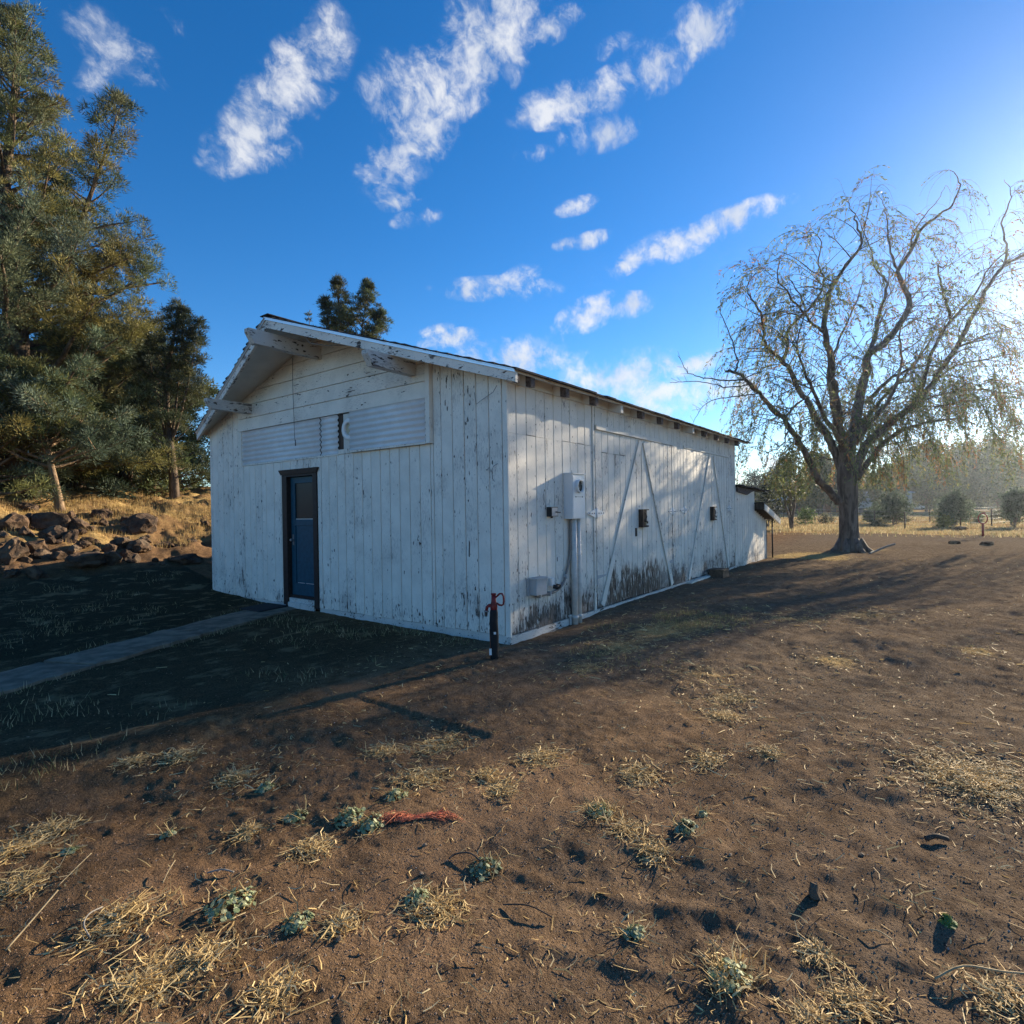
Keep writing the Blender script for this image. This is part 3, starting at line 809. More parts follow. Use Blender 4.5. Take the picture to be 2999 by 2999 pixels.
for q in ((.004, .016, 3.955, 4.46, 1.402, 1.412), (.006, .0135, 3.99, 4.20, .348, .354), (.006, .0135, 4.25, 4.43, .348, .354)):
    b = MB(); b.box(X0 + q[0], X0 + q[1], *q[2:]); b.build('worn_beading', M['paint_trim'], door)
b = MB(); b.tube([(X0 - .001, 4.535, 1.06), (X0 - .03, 4.535, 1.06), (X0 - .04, 4.535, 1.06), (X0 - .062, 4.535, 1.06)], [.012, .012, .028, .02], 10)
b.box(X0 - .006, X0, 4.515, 4.555, .97, 1.15); b.build('handle', M['steel'], door)
b = MB(); b.box(.0, .11, 3.87, 4.598, -.03, .10); b.box(-.03, .0, 3.87, 4.598, -.06, .03); b.build('threshold', M['found'], barn)
b = MB(); b.box(.02, .11, 3.87, 4.598, .102, .148); b.build('door_sill', M['trim_brown'], barn)

# ---- the long side: boards, barn doors
side_x = [.0] + [.21 * k for k in range(1, 11)]
for a0, a1 in zip(side_x[:-1], side_x[1:]):
    plank_side(a0, a1, 0, 2.425); plank_side(a0, a1, 2.431, SIDE_TOP)
plank_side(2.10, 2.165, -.01, SIDE_TOP, out=.012, mat='paint_trim', name='door_post')
xs = [2.195 + .205 * k for k in range(0, 16)] + [5.38, 5.56, 5.72, 5.88]
for a0, a1 in zip(xs[:-1], xs[1:]): plank_side(a0, a1, 2.755 if a1 < 5.3 else 0, SIDE_TOP)
xs = [5.88 + .2 * k for k in range(0, 16)] + [8.995, 9.18, 9.34, 9.45]
for a0, a1 in zip(xs[:-1], xs[1:]): plank_side(a0, a1, 2.745 if a1 < 9.0 else 0, SIDE_TOP)
plank_side(9.45, 9.52, -.05, SIDE_TOP, mat='paint_trim', out=.014, name='corner_board')
b = MB(); b.box(2.19, 4.27, -.034, -.001, 2.684, 2.752); b.build('door_header', M['paint_trim'], barn)
b = MB(); b.box(4.275, 5.26, -.014, .0215, 2.690, 2.752); b.build('door_header', M['paint_trim'], barn)
b = MB(); b.box(5.89, 8.99, -.014, .0215, 2.692, 2.740); b.build('door_header', M['paint_trim'], barn)


def leaf_planks(x0, x1, z1, n, door, split=None):
    w = (x1 - x0) / n
    for k in range(n):
        z0 = rj.uniform(-.01, .02)
        if split and split[0] <= k < split[1]:
            plank_side(x0 + k * w, x0 + (k + 1) * w, z0, 2.35, 'paint_door', parent=door); plank_side(x0 + k * w, x0 + (k + 1) * w, 2.358, z1, 'paint_door', parent=door)
        else: plank_side(x0 + k * w, x0 + (k + 1) * w, z0, z1, 'paint_door', parent=door)


def strap_hinge(x, z, door, s=.24, y=-.004):
    b = MB()
    for sg in (-1, 1):
        lp = [(x + sg * .012, y, z - .07), (x + sg * .012, y, z + .07), (x + sg * s, y, z + .014), (x + sg * (s + .03), y, z), (x + sg * s, y, z - .014)]
        if sg < 0: lp = lp[::-1]
        b.prism(lp[::-1], (0, -.006, 0))
    b.tube([(x, y - .006, z - .08), (x, y - .006, z + .08)], .011, 8)
    b.build('strap_hinge', M['paint_metal'], door)
    b = MB()
    for sg in (-1, 1):
        for q in (.07, .14, .215): b.tube([(x + sg * q, y - .006, z), (x + sg * q, y - .012, z)], .009, 6)
    b.build('hinge_bolts', M['black'], door)


def brace(p, q, door, w=.115, y=-.013, name='brace'):
    b = MB(); b.bar((p[0], y, p[1]), (q[0], y, q[1]), .018, w, up=Vector((q[0] - p[0], 0, q[1] - p[1])).cross(Vector((0, 1, 0))), bev=.004)
    # bar(): w is across (along y here), h lies in the wall plane
    b.build(name, M['paint_trim'], door)


def barn_door(xa, xm, xb, z1, na, nb, label):
    d = link('barn_door', None, barn); d['label'] = label
    return d
d1 = barn_door(2.195, 3.85, 5.24, 2.68, 8, 7, 'double barn door nearest the meter box with rotten boards at its foot')
leaf_planks(2.20, 3.845, 2.68, 8, d1, (1, 5)); leaf_planks(3.865, 5.245, 2.684, 7, d1)
brace((3.80, 2.64), (2.33, .03), d1); brace((3.95, 2.64), (5.17, .03), d1)
strap_hinge(2.178, 1.43, d1, y=-.014)
b = MB(); b.box(2.150, 2.186, -.022, -.013, 2.24, 2.44); b.box(2.158, 2.182, -.022, -.0125, .36, .58); b.prism([(2.19, -.0035, .50), (2.19, -.0035, .44), (2.48, -.0035, .475), (2.48, -.0035, .49)], (0, -.006, 0)); b.build('old_hinge', M['grey_box'], d1)
strap_hinge(5.255, 1.42, d1, .17)
b = MB(); b.box(5.24, 5.27, -.016, -.003, .32, .60); b.prism([(5.0, -.0035, .46), (5.24, -.0035, .42), (5.24, -.0035, .50), (5.0, -.0035, .475)], (0, -.006, 0)); b.build('old_hinge', M['grey_box'], d1)
b = MB(); b.box(3.56, 3.62, -.008, .0215, 1.02, 1.16); b.build('hole_patch', M['dark_wood'], d1)
d2 = barn_door(5.9, 7.66, 8.98, 2.68, 8, 7, 'far double barn door with a wooden block on the ground at its foot')
leaf_planks(5.895, 7.655, 2.688, 9, d2); leaf_planks(7.675, 8.985, 2.688, 7, d2)
brace((7.55, 2.66), (6.08, .02), d2, .10); brace((7.80, 2.66), (8.86, .03), d2, .10)
strap_hinge(5.888, 1.44, d2, .2); strap_hinge(8.99, 1.45, d2, .16)


def latch_box(x0, x1, z0, z1, door, worn):
    """open wooden pocket with an iron loop and hook let into the meeting boards"""
    b = MB(); y = -.085
    b.box(x0, x0 + .05, y, -.002, z0, z1); b.box(x0 + .05, x1, y + .02, -.002, z0, z0 + .03); b.box(x0 + .05, x1, y + .012, -.002, z1 - .02, z1)
    b.box(x0 + .05, x1, -.03, -.002, z0 + .03, z1 - .02)
    o = b.build('latch_box', M['dark_wood'], door)
    w = x1 - x0
    b = MB()
    b.tube([(x0 + .09, -.05, z1 - .04), (x0 + .06 + w * .3, -.07, z1 - .07), (x0 + .06 + w * .42, -.075, z0 + .18), (x0 + .06 + w * .30, -.07, z0 + .13), (x0 + .09, -.05, z0 + .12)], .009, 6)
    b.tube([(x0 + w * .55, -.04, z0 + .10), (x0 + w * .55, -.08, z0 + .10), (x0 + w * .62, -.09, z0 + .07), (x0 + w * .70, -.08, z0 + .10)], .011, 6)
    b.build('latch_iron', M['black'], door)
    b = MB(); b.box(x0 + .055, x0 + .06 + w * .22, -.05, -.031, z1 - .10, z1 - .022); b.box(x0 + w * .66, x0 + w * .74, -.06, -.031, z0 + .032, z0 + .10); b.build('latch_plate', M['cream'] if not worn else M['steel'], door)
latch_box(3.70, 3.98, 1.165, 1.475, d1, False)
latch_box(7.52, 7.80, 1.19, 1.50, d2, True)

# ------------------------------------------------------------------ path and mat
path = link('path', None); path['kind'] = 'structure'
pu = Vector((.9187, .3949, 0)); pv = Vector((-.3949, .9187, 0))
p0 = Vector((.0, 4.80, 0))
cuts = [-.10, 2.02, 3.66, 5.05, 6.6, 8.4]
for k, (a0, a1) in enumerate(zip(cuts[:-1], cuts[1:])):
    bm = bmesh.new()
    nx, ny = 14, 8
    grid = []
    for i in range(nx + 1):
        row = []
        for j in range(ny + 1):
            s_ = a0 + .018 + (a1 - a0 - .036) * i / nx; t_ = -.37 + .74 * j / ny
            if j in (0, ny): t_ += rj.uniform(-.03, .03)
            q = p0 - pu * s_ + pv * t_
            z = -.045 + .004 * math.sin(k * 2.1) + .006 * float(fbm(q.x, q.y, 3, 2, 33)) - (.010 if j in (0, ny) or i in (0, nx) else 0)
            row.append(bm.verts.new((q.x, q.y, z)))
        grid.append(row)
    for i in range(nx):
        for j in range(ny): bm.faces.new((grid[i][j], grid[i + 1][j], grid[i + 1][j + 1], grid[i][j + 1])[::-1])
    ed = [e for e in bm.edges if e.is_boundary]
    r = bmesh.ops.extrude_edge_only(bm, edges=ed)
    for v in [g for g in r['geom'] if isinstance(g, bmesh.types.BMVert)]: v.co.z -= .14
    bmesh.ops.recalc_face_normals(bm, faces=bm.faces)
    me = bpy.data.meshes.new('slab'); bm.to_mesh(me); bm.free(); me.materials.append(M['concrete'])
    link('slab', me, path)

b = MB()
zt = -.028
cx, cy = -.33, 4.86
c4 = [(-.62, 5.05), (-.06, 5.16), (-.04, 4.58), (-.60, 4.47)]
b.add([(x, y, -.044) for x, y in c4] + [(x, y, zt) for x, y in c4] + [(cx + (x - cx) * .93, cy + (y - cy) * .93, zt + .004) for x, y in c4],
      [(0, 1, 2, 3)] + [(i, 4 + i, 4 + (i + 1) % 4, (i + 1) % 4) for i in range(4)] + [(4 + i, 8 + i, 8 + (i + 1) % 4, 4 + (i + 1) % 4) for i in range(4)] + [(11, 10, 9, 8)])
dm = b.build('doormat', M['mat_rubber'], None, (cx, cy, -.044)); tag(dm, 'dark rubber doormat lying at the foot of the blue front door', 'doormat')

# ------------------------------------------------------------------ things on the long wall
mb = thing('meter_box', 'white enamelled electric meter box with round black socket on the barn wall', 'meter box', (1.445, 0, 1.36))
def P(name, b, m, parent): 
    loc = parent.location if parent.parent is None else parent.parent.location
    return b.build(name, m, parent, None)
def local(b, o):  # shift a builder's points into a thing's frame
    b.v = [(x - o[0], y - o[1], z - o[2]) for x, y, z in b.v]; return b
O = (1.445, 0, 1.36)
b = MB(); b.box(1.28, 1.61, -.135, -.003, 1.365, 1.975)
local(b, O).build('box', M['white_enamel'], mb)
b = MB(); b.box(1.288, 1.602, -.145, -.136, 1.373, 1.955); b.prism([(1.272, .0 - .003, 1.976), (1.272, -.16, 1.976), (1.272, -.16, 1.984), (1.272, -.003, 1.996)], (.346, 0, 0))
local(b, O).build('cover', M['white_enamel'], mb)
b = MB(); n = 28; cxm, czm = 1.435, 1.81
def ring(b, x, z, prof, n=28):
    vs = []; fs = []
    for i in range(n):
        a = 2 * math.pi * i / n
        for r, y in prof: vs.append((x + r * math.cos(a), y, z + r * math.sin(a)))
    k = len(prof)
    for i in range(n):
        for j in range(k - 1):
            p, q = i * k + j, ((i + 1) % n) * k + j
            fs.append((p, q, q + 1, p + 1))
    b.add(vs, fs, True)
ring(b, cxm, czm, [(.092, -.146), (.092, -.185), (.080, -.190), (.078, -.150)])
local(b, O).build('meter_ring', M['white_enamel'], mb)
b = MB(); b.add([(cxm + .079 * math.cos(2 * math.pi * i / 24), -.160, czm + .079 * math.sin(2 * math.pi * i / 24)) for i in range(24)], [tuple(range(24))])
b.box(cxm - .045, cxm + .045, -.172, -.161, czm + .02, czm + .034); b.box(cxm - .045, cxm + .045, -.172, -.161, czm - .034, czm - .02)
local(b, O).build('meter_socket', M['black'], mb)
for dx in (-.035, .035):
    b = MB(); b.box(cxm + dx - .008, cxm + dx + .008, -.174, -.1725, czm + (.021 if dx > 0 else -.033), czm + (.033 if dx > 0 else -.021)); local(b, O).build('terminal', M['steel'], mb)
for dx in (-.09, .09):
    b = MB(); b.tube([(1.445 + dx, -.1455, 1.665), (1.445 + dx, -.152, 1.665)], .008, 6); local(b, O).build('screw', M['black'], mb)
b = MB(); b.box(1.37, 1.52, -.1485, -.1455, 1.661, 1.668); local(b, O).build('catch_bar', M['steel'], mb)
for x, r in ((1.43, .044), (1.555, .036)):
    b = MB(); b.tube([(x, -.06, -.25), (x, -.06, 1.363)], r, 16)
    for z in (-.02,): b.tube([(x, -.06, z), (x, -.06, z + .05)], r + .005, 16)
    local(b, O).build('pipe', M['grey_pipe'], mb)
b = MB(); b.tube([(1.36, -.03, -.22), (1.36, -.03, .03)], .014, 8); b.tube([(1.33, -.03, .03), (1.39, -.03, .03)], .018, 8); local(b, O).build('ground_rod', M['grey_pipe'], mb)

jb = thing('junction_box', 'grey square junction box low on the barn wall fed by a bent conduit', 'junction box', (.50, 0, .53)); O = (.50, 0, .53)
b = MB(); b.box(.36, .64, -.03, -.003, .43, .65); local(b, O).build('back_plate', M['grey_box'], jb)
b = MB(); b.prism([(.40, -.03, .44), (.63, -.03, .44), (.63, -.03, .63), (.40, -.03, .63)], (0, -.10, 0)); 
b.prism([(.385, -.02, .632), (.645, -.02, .632), (.645, -.02, .65), (.385, -.02, .65)], (0, -.125, 0)); local(b, O).build('cover', M['grey_box'], jb)
b = MB()
def smooth_path(pts, n=6):
    P_ = [Vector(p) for p in pts]; out = []
    for i in range(len(P_) - 1):
        a, b_, c, d = P_[max(i - 1, 0)], P_[i], P_[i + 1], P_[min(i + 2, len(P_) - 1)]
        for k in range(n):
            t = k / n
            out.append(.5 * ((2 * b_) + (-a + c) * t + (2 * a - 5 * b_ + 4 * c - d) * t * t + (-a + 3 * b_ - 3 * c + d) * t ** 3))
    return out + [P_[-1]]
b.tube(smooth_path([(1.385, -.045, 1.362), (1.385, -.04, 1.12), (1.37, -.035, .88), (1.28, -.032, .66), (1.18, -.032, .50), (1.01, -.032, .42), (.80, -.032, .405), (.56, -.034, .405), (.50, -.05, .425)]), .017, 10)
local(b, O).build('conduit', M['conduit'], jb)
for x, z in ((1.235, .585), (.83, .405), (.60, .405)):
    b = MB(); b.box(x - .012, x + .012, -.062, -.003, z - .03, z + .03); local(b, O).build('clip', M['grey_box'], jb)

sb = thing('switch_box', 'small dark grey toggle switch box under the meter box shadow', 'switch box', (.93, 0, 1.465)); O = (.93, 0, 1.465)
b = MB(); b.box(.845, 1.01, -.075, -.003, 1.405, 1.53); local(b, O).build('box', M['black'], sb)
b = MB(); b.box(.86, .995, -.080, -.0755, 1.415, 1.52); local(b, O).build('face_plate', M['grey_box'], sb)
b = MB(); b.tube([(.94, -.08, 1.465), (1.0, -.12, 1.455)], .007, 6); local(b, O).build('lever', M['black'], sb)
b = MB(); b.tube([(.91, -.04, 1.405), (.91, -.04, 1.385)], .018, 8); local(b, O).build('knockout', M['black'], sb)

ob = thing('outlet', 'white outdoor socket with a black plug between junction box and pipes', 'outlet', (.93, 0, .50)); O = (.93, 0, .50)
b = MB(); b.box(.87, .93, -.05, -.003, .50, .60); local(b, O).build('socket_cover', M['white_enamel'], ob)
b = MB(); b.tube([(.90, -.05, .49), (.94, -.11, .475)], [.026, .030], 10); b.tube([(.985, -.05, .49), (.985, -.10, .48)], .030, 10); local(b, O).build('plug', M['black'], ob)

# yard hydrant
hx, hy = -.62, -.27
hz = gz(hx, hy)
hy_ = thing('yard_hydrant', 'red lever yard hydrant on a standpipe wrapped in black foam', 'hydrant', (hx, hy, hz))
b = MB(); b.tube([(0, 0, -.1), (0, 0, .06), (.002, 0, .25), (-.002, .003, .40), (0, 0, .50), (0, 0, .54)], [.040, .043, .047, .045, .044, .036], 14); b.build('pipe_wrap', M['foam'], hy_)
b = MB(); b.tube([(-.018, .030, .0), (-.02, .036, .32)], .011, 8); b.build('orange_pipe', simple('rust_pipe', (.25, .09, .05), .7, .2), hy_)
cr = Vector((.598, -.801, 0))      # lever and spout lie across the view from the yard
b = MB(); b.tube([(0, 0, .50), (0, 0, .57), (0, 0, .62), (0, 0, .69)], [.036, .040, .027, .024], 12); b.tube([(0, 0, .69), (0, 0, .705)], [.03, .03], 10); b.build('head', M['red_iron'], hy_)
b = MB(); b.tube([tuple(cr * x + Vector((0, 0, z))) for x, z in ((.02, .66), (.065, .70), (.09, .70), (.105, .67), (.108, .62), (.102, .585), (.085, .575), (.06, .58), (.03, .60))], .0105, 8); b.build('lever', M['red_iron'], hy_)
b = MB(); b.tube([tuple(cr * x + Vector((0, 0, z))) for x, z in ((-.01, .575), (-.05, .575), (-.072, .56), (-.08, .52))], [.02, .019, .018, .017], 10); b.build('spout', M['red_iron'], hy_)
b = MB(); b.tube([tuple(cr * x + Vector((0, 0, z))) for x, z in ((-.08, .522), (-.081, .508), (-.082, .505), (-.086, .46))], [.026, .026, .017, .016], 10); b.build('hose_fitting', M['steel'], hy_)
b = MB(); q = -cr * .034 - Vector((.801, .598, 0)) * .03
b.bar(tuple(q + Vector((0, 0, .05))), tuple(q + Vector((0, 0, .12))), .042, .003, up=(.801, .598, 0)); b.build('tag', M['label_white'], hy_)
b = MB(); q = cr * .008 - Vector((.801, .598, 0)) * .048
b.bar(tuple(q + Vector((0, 0, .275))), tuple(q + Vector((0, 0, .30))), .024, .003, up=(.801, .598, 0)); b.build('tape_label', M['label_white'], hy_)
b = MB(); b.tube([(0, -.02, .02), (.0, -.035, .018)], [.02, .016], 8); b.build('valve_stub', M['grey_pipe'], hy_)

# timber block at the far doors
wb = MB(); wb.box(7.22, 7.62, -.36, -.06, -.10, .095); wb.box(7.205, 7.635, -.375, -.045, .096, .125)
bm_o = wb.build('timber_block', M['wood_block'], None, (7.42, -.21, -.10)); tag(bm_o, 'brown timber block on the ground at the foot of the far barn doors', 'timber block')
b = MB(); b.bar((5.95, -.07, -.035), (7.15, -.06, -.02), .09, .035); o = b.build('white_board', M['paint_trim'], None, (6.5, -.06, -.04)); tag(o, 'white painted board lying on the dirt beside the timber block', 'board')

# ------------------------------------------------------------------ lean-to behind the barn
le = thing('lean_to_shed', 'low white lean-to shed with stepped roofs at the far end of the barn', 'shed', (9.55, 0, 0))
O = (9.55, 0, 0)
def PB(name, b, m, kind=None): return local(b, O).build(name, m, le, kind=kind)
b = MB(); b.box(9.54, 11.44, .03, 3.4, -.3, 1.90); b.prism([(11.44, .03, -.3), (12.74, .03, -.3), (12.74, .03, 1.10), (11.44, .03, 1.40)], (0, 2.9, 0)); PB('core', b, M['dark_gap'])
xs = [9.535, 9.72, 9.93, 10.14, 10.35, 10.56, 10.77, 10.98, 11.19, 11.44]
for a0, a1 in zip(xs[:-1], xs[1:]):
    o = plank_side(a0, a1, -.25, 1.985 - .03 * (a1 - 9.5), 'paint_lean', parent=le); o.location = (-O[0], 0, 0)
xs = [11.44, 11.65, 11.86, 12.07, 12.28, 12.5, 12.76]
for a0, a1 in zip(xs[:-1], xs[1:]):
    o = plank_side(a0, a1, -.25, 1.41 - .24 * (a1 - 11.44), 'paint_lean', parent=le); o.location = (-O[0], 0, 0)
b = MB(); b.box(12.745, 12.785, -.012, .03, -.2, 1.08); PB('corner_board', b, M['dark_wood'])
# upper roof, sagging edge of old shingles
b = MB()
for i in range(7):
    a0 = 9.54 + i * .44; a1 = a0 + .435
    z0 = 2.05 - .035 * (a0 - 9.5) - .012 * math.sin(i * 1.7); z1 = z0 - .02
    b.add([(a0, -.16 + .02 * math.sin(i * 2.3), z0 - .03), (a1, -.16 - .02 * math.sin(i), z1 - .03), (a1, 3.5, z1 + .1), (a0, 3.5, z0 + .1), (a0, -.16 + .02 * math.sin(i * 2.3), z0), (a1, -.16 - .02 * math.sin(i), z1), (a1, 3.5, z1 + .13), (a0, 3.5, z0 + .13)],
          [(0, 3, 2, 1), (4, 5, 6, 7), (0, 1, 5, 4), (1, 2, 6, 5), (2, 3, 7, 6), (3, 0, 4, 7)])
PB('upper_roof', b, M['shingle'])
b = MB(); b.prism([(9.58, -.03, 1.99), (9.60, -.03, 1.87), (10.5, -.03, 1.80), (10.9, -.03, 1.88), (11.4, -.03, 1.93)][::-1], (0, .05, 0)); b.v = [(x, y - .03, z) for x, y, z in b.v]; PB('eave_board', b, M['tail_wood'])
# lower roof sloping away
b = MB(); b.add([(11.40, -.24, 1.56), (13.46, -.24, 1.08), (13.46, 3.2, 1.08), (11.40, 3.2, 1.56), (11.40, -.24, 1.60), (13.46, -.24, 1.12), (13.46, 3.2, 1.12), (11.40, 3.2, 1.60)],
               [(0, 3, 2, 1), (4, 5, 6, 7), (0, 1, 5, 4), (1, 2, 6, 5), (2, 3, 7, 6), (3, 0, 4, 7)]); PB('lower_roof', b, M['shingle'])
b = MB(); b.add([(11.42, -.265, 1.40), (13.40, -.265, .93), (13.40, -.235, .93), (11.42, -.235, 1.40), (11.42, -.265, 1.57), (13.40, -.265, 1.10), (13.40, -.235, 1.10), (11.42, -.235, 1.57)],
               [(0, 3, 2, 1), (4, 5, 6, 7), (0, 1, 5, 4), (1, 2, 6, 5), (2, 3, 7, 6), (3, 0, 4, 7)]); PB('barge_board', b, M['paint_barge'])
b = MB(); b.box(11.40, 11.42, -.262, -.01, 1.40, 1.58); PB('roof_end', b, M['dark_wood'])
for i, (x, y) in enumerate(((11.75, .05), (12.2, .1), (12.65, .05))):
    b = MB(); zz = 1.60 - .233 * (x - 11.4)
    b.add([(x - .16, y - .1, zz + .045), (x + .2, y - .1, zz - .05), (x + .2, y + .4, zz - .04), (x - .16, y + .4, zz + .05), (x - .16, y - .1, zz + .06), (x + .2, y - .1, zz - .03), (x + .2, y + .4, zz - .02), (x - .16, y + .4, zz + .065)], [(0, 3, 2, 1), (4, 5, 6, 7), (0, 1, 5, 4), (1, 2, 6, 5), (2, 3, 7, 6), (3, 0, 4, 7)])
    PB('tin_scrap', b, M['drip'])
b = MB(); b.tube([(13.05, -.10, -.2), (13.05, -.10, 1.08)], .022, 8); PB('roof_post', b, M['black'])

# ------------------------------------------------------------------ vegetation tools
def sprays(C, D, size, nb, blen, bw, rng, tint, tvar=.25, spread=.8, quad=False, droop=0., ball=False):
    """nb blades round every clump centre C (n,3) growing along D (n,3); returns V, F, colours"""
    n = len(C)
    size = np.broadcast_to(np.asarray(size, float), (n,))
    d = rng.normal(size=(n, nb, 3)); d /= np.linalg.norm(d, axis=2, keepdims=True)
    d = d * spread + D[:, None, :]; d /= np.linalg.norm(d, axis=2, keepdims=True) + 1e-9
    off = rng.normal(size=(n, nb, 3)) * .42
    if ball: off = d * rng.uniform(.15, .75, (n, nb, 1)) * np.array([1, 1, .8])
    base = C[:, None, :] + (off + d * rng.uniform(0, .5, (n, nb, 1))) * size[:, None, None]
    ln = blen * rng.uniform(.6, 1.3, (n, nb, 1))
    tip = base + d * ln; tip[..., 2] -= droop * ln[..., 0]
    s = np.cross(d, rng.normal(size=(n, nb, 3))); s /= np.linalg.norm(s, axis=2, keepdims=True) + 1e-9
    w = bw * rng.uniform(.7, 1.3, (n, nb, 1)) * .5
    mid = base + (tip - base) * .45
    if quad: V = np.stack([base, mid - s * w, tip, mid + s * w], 2).reshape(-1, 3); k = 4
    else: V = np.stack([base - s * w, base + s * w, tip], 2).reshape(-1, 3); k = 3
    F = np.arange(n * nb * k).reshape(-1, k)
    tint = np.asarray(tint, float)
    if tint.ndim == 1: tint = np.broadcast_to(tint, (n, 3))
    col = tint[:, None, :] * (1 + tvar * rng.normal(size=(n, nb, 1))).clip(.4, 1.8)
    col = np.repeat(col.reshape(-1, 3), k, axis=0)
    return V, F, col


def mixcol(rng, n, cols, wts=None):
    cols = np.array(cols); i = rng.choice(len(cols), n, p=wts); j = rng.choice(len(cols), n, p=wts); t = rng.random((n, 1))
    return cols[i] * (1 - t) + cols[j] * t


JUN = [(.105, .135, .06), (.15, .155, .055), (.075, .105, .07), (.125, .16, .115), (.20, .17, .055)]


def juniper(name, label, base, height, radius, prof, seed, n_limb=80, leaders=(), cat='tree', group=None, cols=JUN, clump=.25, nb=112, blen=.09, bw=.019, bark='bark_juniper', r0=.3, lean=(0, 0), bare=.12, dens=1.0, up=.35):
    """prof: list of (fraction of height, fraction of radius)"""
    rng = np.random.default_rng(seed); rr = random.Random(seed)
    t = thing(name, label, cat, base, group)
    pf = np.array(prof)
    tb = MB()
    def axis(z): return Vector((lean[0] * (z / height) ** 1.5 + .12 * math.sin(z * .9 + seed), lean[1] * (z / height) ** 1.5 + .12 * math.cos(z * .7 + seed * 2), z))
    zs = [height * k / 12 for k in range(13)]
    tb.tube([(0, 0, -.4)] + [tuple(axis(z)) for z in zs], [r0 * 1.25] + [r0 * (1 - .93 * (z / height) ** .8) + .01 for z in zs], 9)
    axes = [(axis, height, radius, n_limb, bare)]
    for (lz, dx, dy, top, rad_, nl) in leaders:
        st = axis(lz)
        def ax2(z, st=st, dx=dx, dy=dy, top=top, lz=lz):
            u = max(0., (z - lz) / (top - lz)); return Vector((st.x + dx * u ** .75, st.y + dy * u ** .75, z))
        pts = [tuple(ax2(lz + (top - lz) * k / 7)) for k in range(8)]
        tb.tube(pts, [r0 * .32 * (1 - .9 * k / 7) for k in range(8)], 7)
        axes.append((ax2, top, rad_, nl, (lz + .35 * (top - lz)) / top))
    C, D, T = [], [], []
    for ai, (ax, H, Rm, nl, br) in enumerate(axes):
        for k in range(nl):
            f = br + (1 - br) * ((k + rr.random()) / nl) ** .92
            z = f * H
            Rl = Rm * float(np.interp(f if ai == 0 else .35 + .65 * (f - br) / (1 - br), pf[:, 0], pf[:, 1])) * (rr.uniform(.40, 1.12) if k % 3 else rr.uniform(.85, 1.02))
            if Rl < .08: Rl = .08
            az = k * 2.399 + rr.uniform(-.5, .5)
            el = rr.uniform(-.05, up) + (.5 * f) - (.45 * max(0, .3 - f) / .3)
            p = ax(z); pts = [p.copy()]
            dirv = Vector((math.cos(az) * math.cos(el), math.sin(az) * math.cos(el), math.sin(el)))
            ns = 6
            for q in range(ns):
                dirv = (dirv + Vector((rr.uniform(-.16, .16), rr.uniform(-.16, .16), rr.uniform(-.06, .16)))).normalized()
                p = p + dirv * (Rl / ns); pts.append(p.copy())
            if Rl > .35: tb.tube([tuple(q) for q in pts], [max(.007, .028 * Rl * (1 - .8 * i / ns)) for i in range(ns + 1)], 5, cap=False)
            base_t = mixcol(rng, 1, cols)[0] * rr.uniform(.75, 1.2)
            def put(pp, dd, spread):
                C.append(tuple(pp + Vector((rr.gauss(0, spread), rr.gauss(0, spread), rr.gauss(0, spread * .6))))); D.append(tuple(dd + Vector((0, 0, .35)))); T.append(base_t * rr.uniform(.7, 1.35))
            nc = max(2, int(Rl * 3.2 * dens))
            for q in range(nc):
                u = .35 + .65 * (q + rr.random()) / nc
                i = min(ns - 1, int(u * ns)); pp = pts[i].lerp(pts[i + 1], u * ns - i)
                put(pp, dirv, .09 * Rl ** .5)
            # side shoots
            for q in range(max(1, int(Rl * 2.6 * dens))):
                u = rr.uniform(.35, .95); i = min(ns - 1, int(u * ns)); pp = pts[i].lerp(pts[i + 1], u * ns - i)
                sd = (dirv + Vector((rr.gauss(0, .8), rr.gauss(0, .8), rr.uniform(-.1, .7)))).normalized()
                sl = Rl * rr.uniform(.15, .38)
                if sl > .3: tb.tube([tuple(pp), tuple(pp + sd * sl)], [.012, .005], 4, cap=False)
                for w in range(max(1, int(sl * 5 * dens))):
                    put(pp + sd * sl * (w + 1) / max(1, int(sl * 5 * dens)), sd, .07)
    o = tb.build('trunk', M[bark], t)
    V, F, cl = sprays(np.array(C), np.array(D), clump * rng.uniform(.7, 1.25, len(C)), nb, blen, bw, rng, np.array(T), .25, 1.3, ball=True)
    np_mesh('crown', V, F, M['leaf_juniper'], t, colors=cl)
    return t, len(F)


NTRI = {}
PROF_BIG = [(0, .8), (.08, 1.0), (.25, 1.0), (.42, .95), (.52, .80), (.60, .55), (.70, .42), (.82, .40), (.92, .28), (1, .06)]
t_, NTRI['big'] = juniper('juniper_tree', 'tall dense juniper towering over the rocky bank, cut by the picture edge', (-1.15, 15.4, gz(-1.15, 15.4)), 12.7, 3.7, PROF_BIG, 4, 185, leaders=((4.2, 1.75, -2.2, 10.6, 1.6, 44),), r0=.34, bare=.02)
PROF_SPIRE = [(0, .5), (.15, .9), (.4, 1), (.65, .75), (.85, .4), (1, .06)]
DARK = [(.06, .078, .045), (.09, .095, .04), (.05, .068, .05)]
t_, NTRI['dark'] = juniper('juniper_tree', 'dark many-topped juniper standing right behind the left edge of the barn', (2.2, 14.5, gz(2.2, 14.5)), 5.8, 1.2, PROF_SPIRE, 8, 60, leaders=((1.6, .30, -.40, 5.6, .55, 30), (1.6, .58, -.78, 5.3, .55, 30), (1.4, -.42, .55, 4.9, .7, 26)), r0=.14, lean=(.25, -.3), cols=DARK, clump=.19, nb=90, blen=.08, bare=.10, bark='bark_juniper')
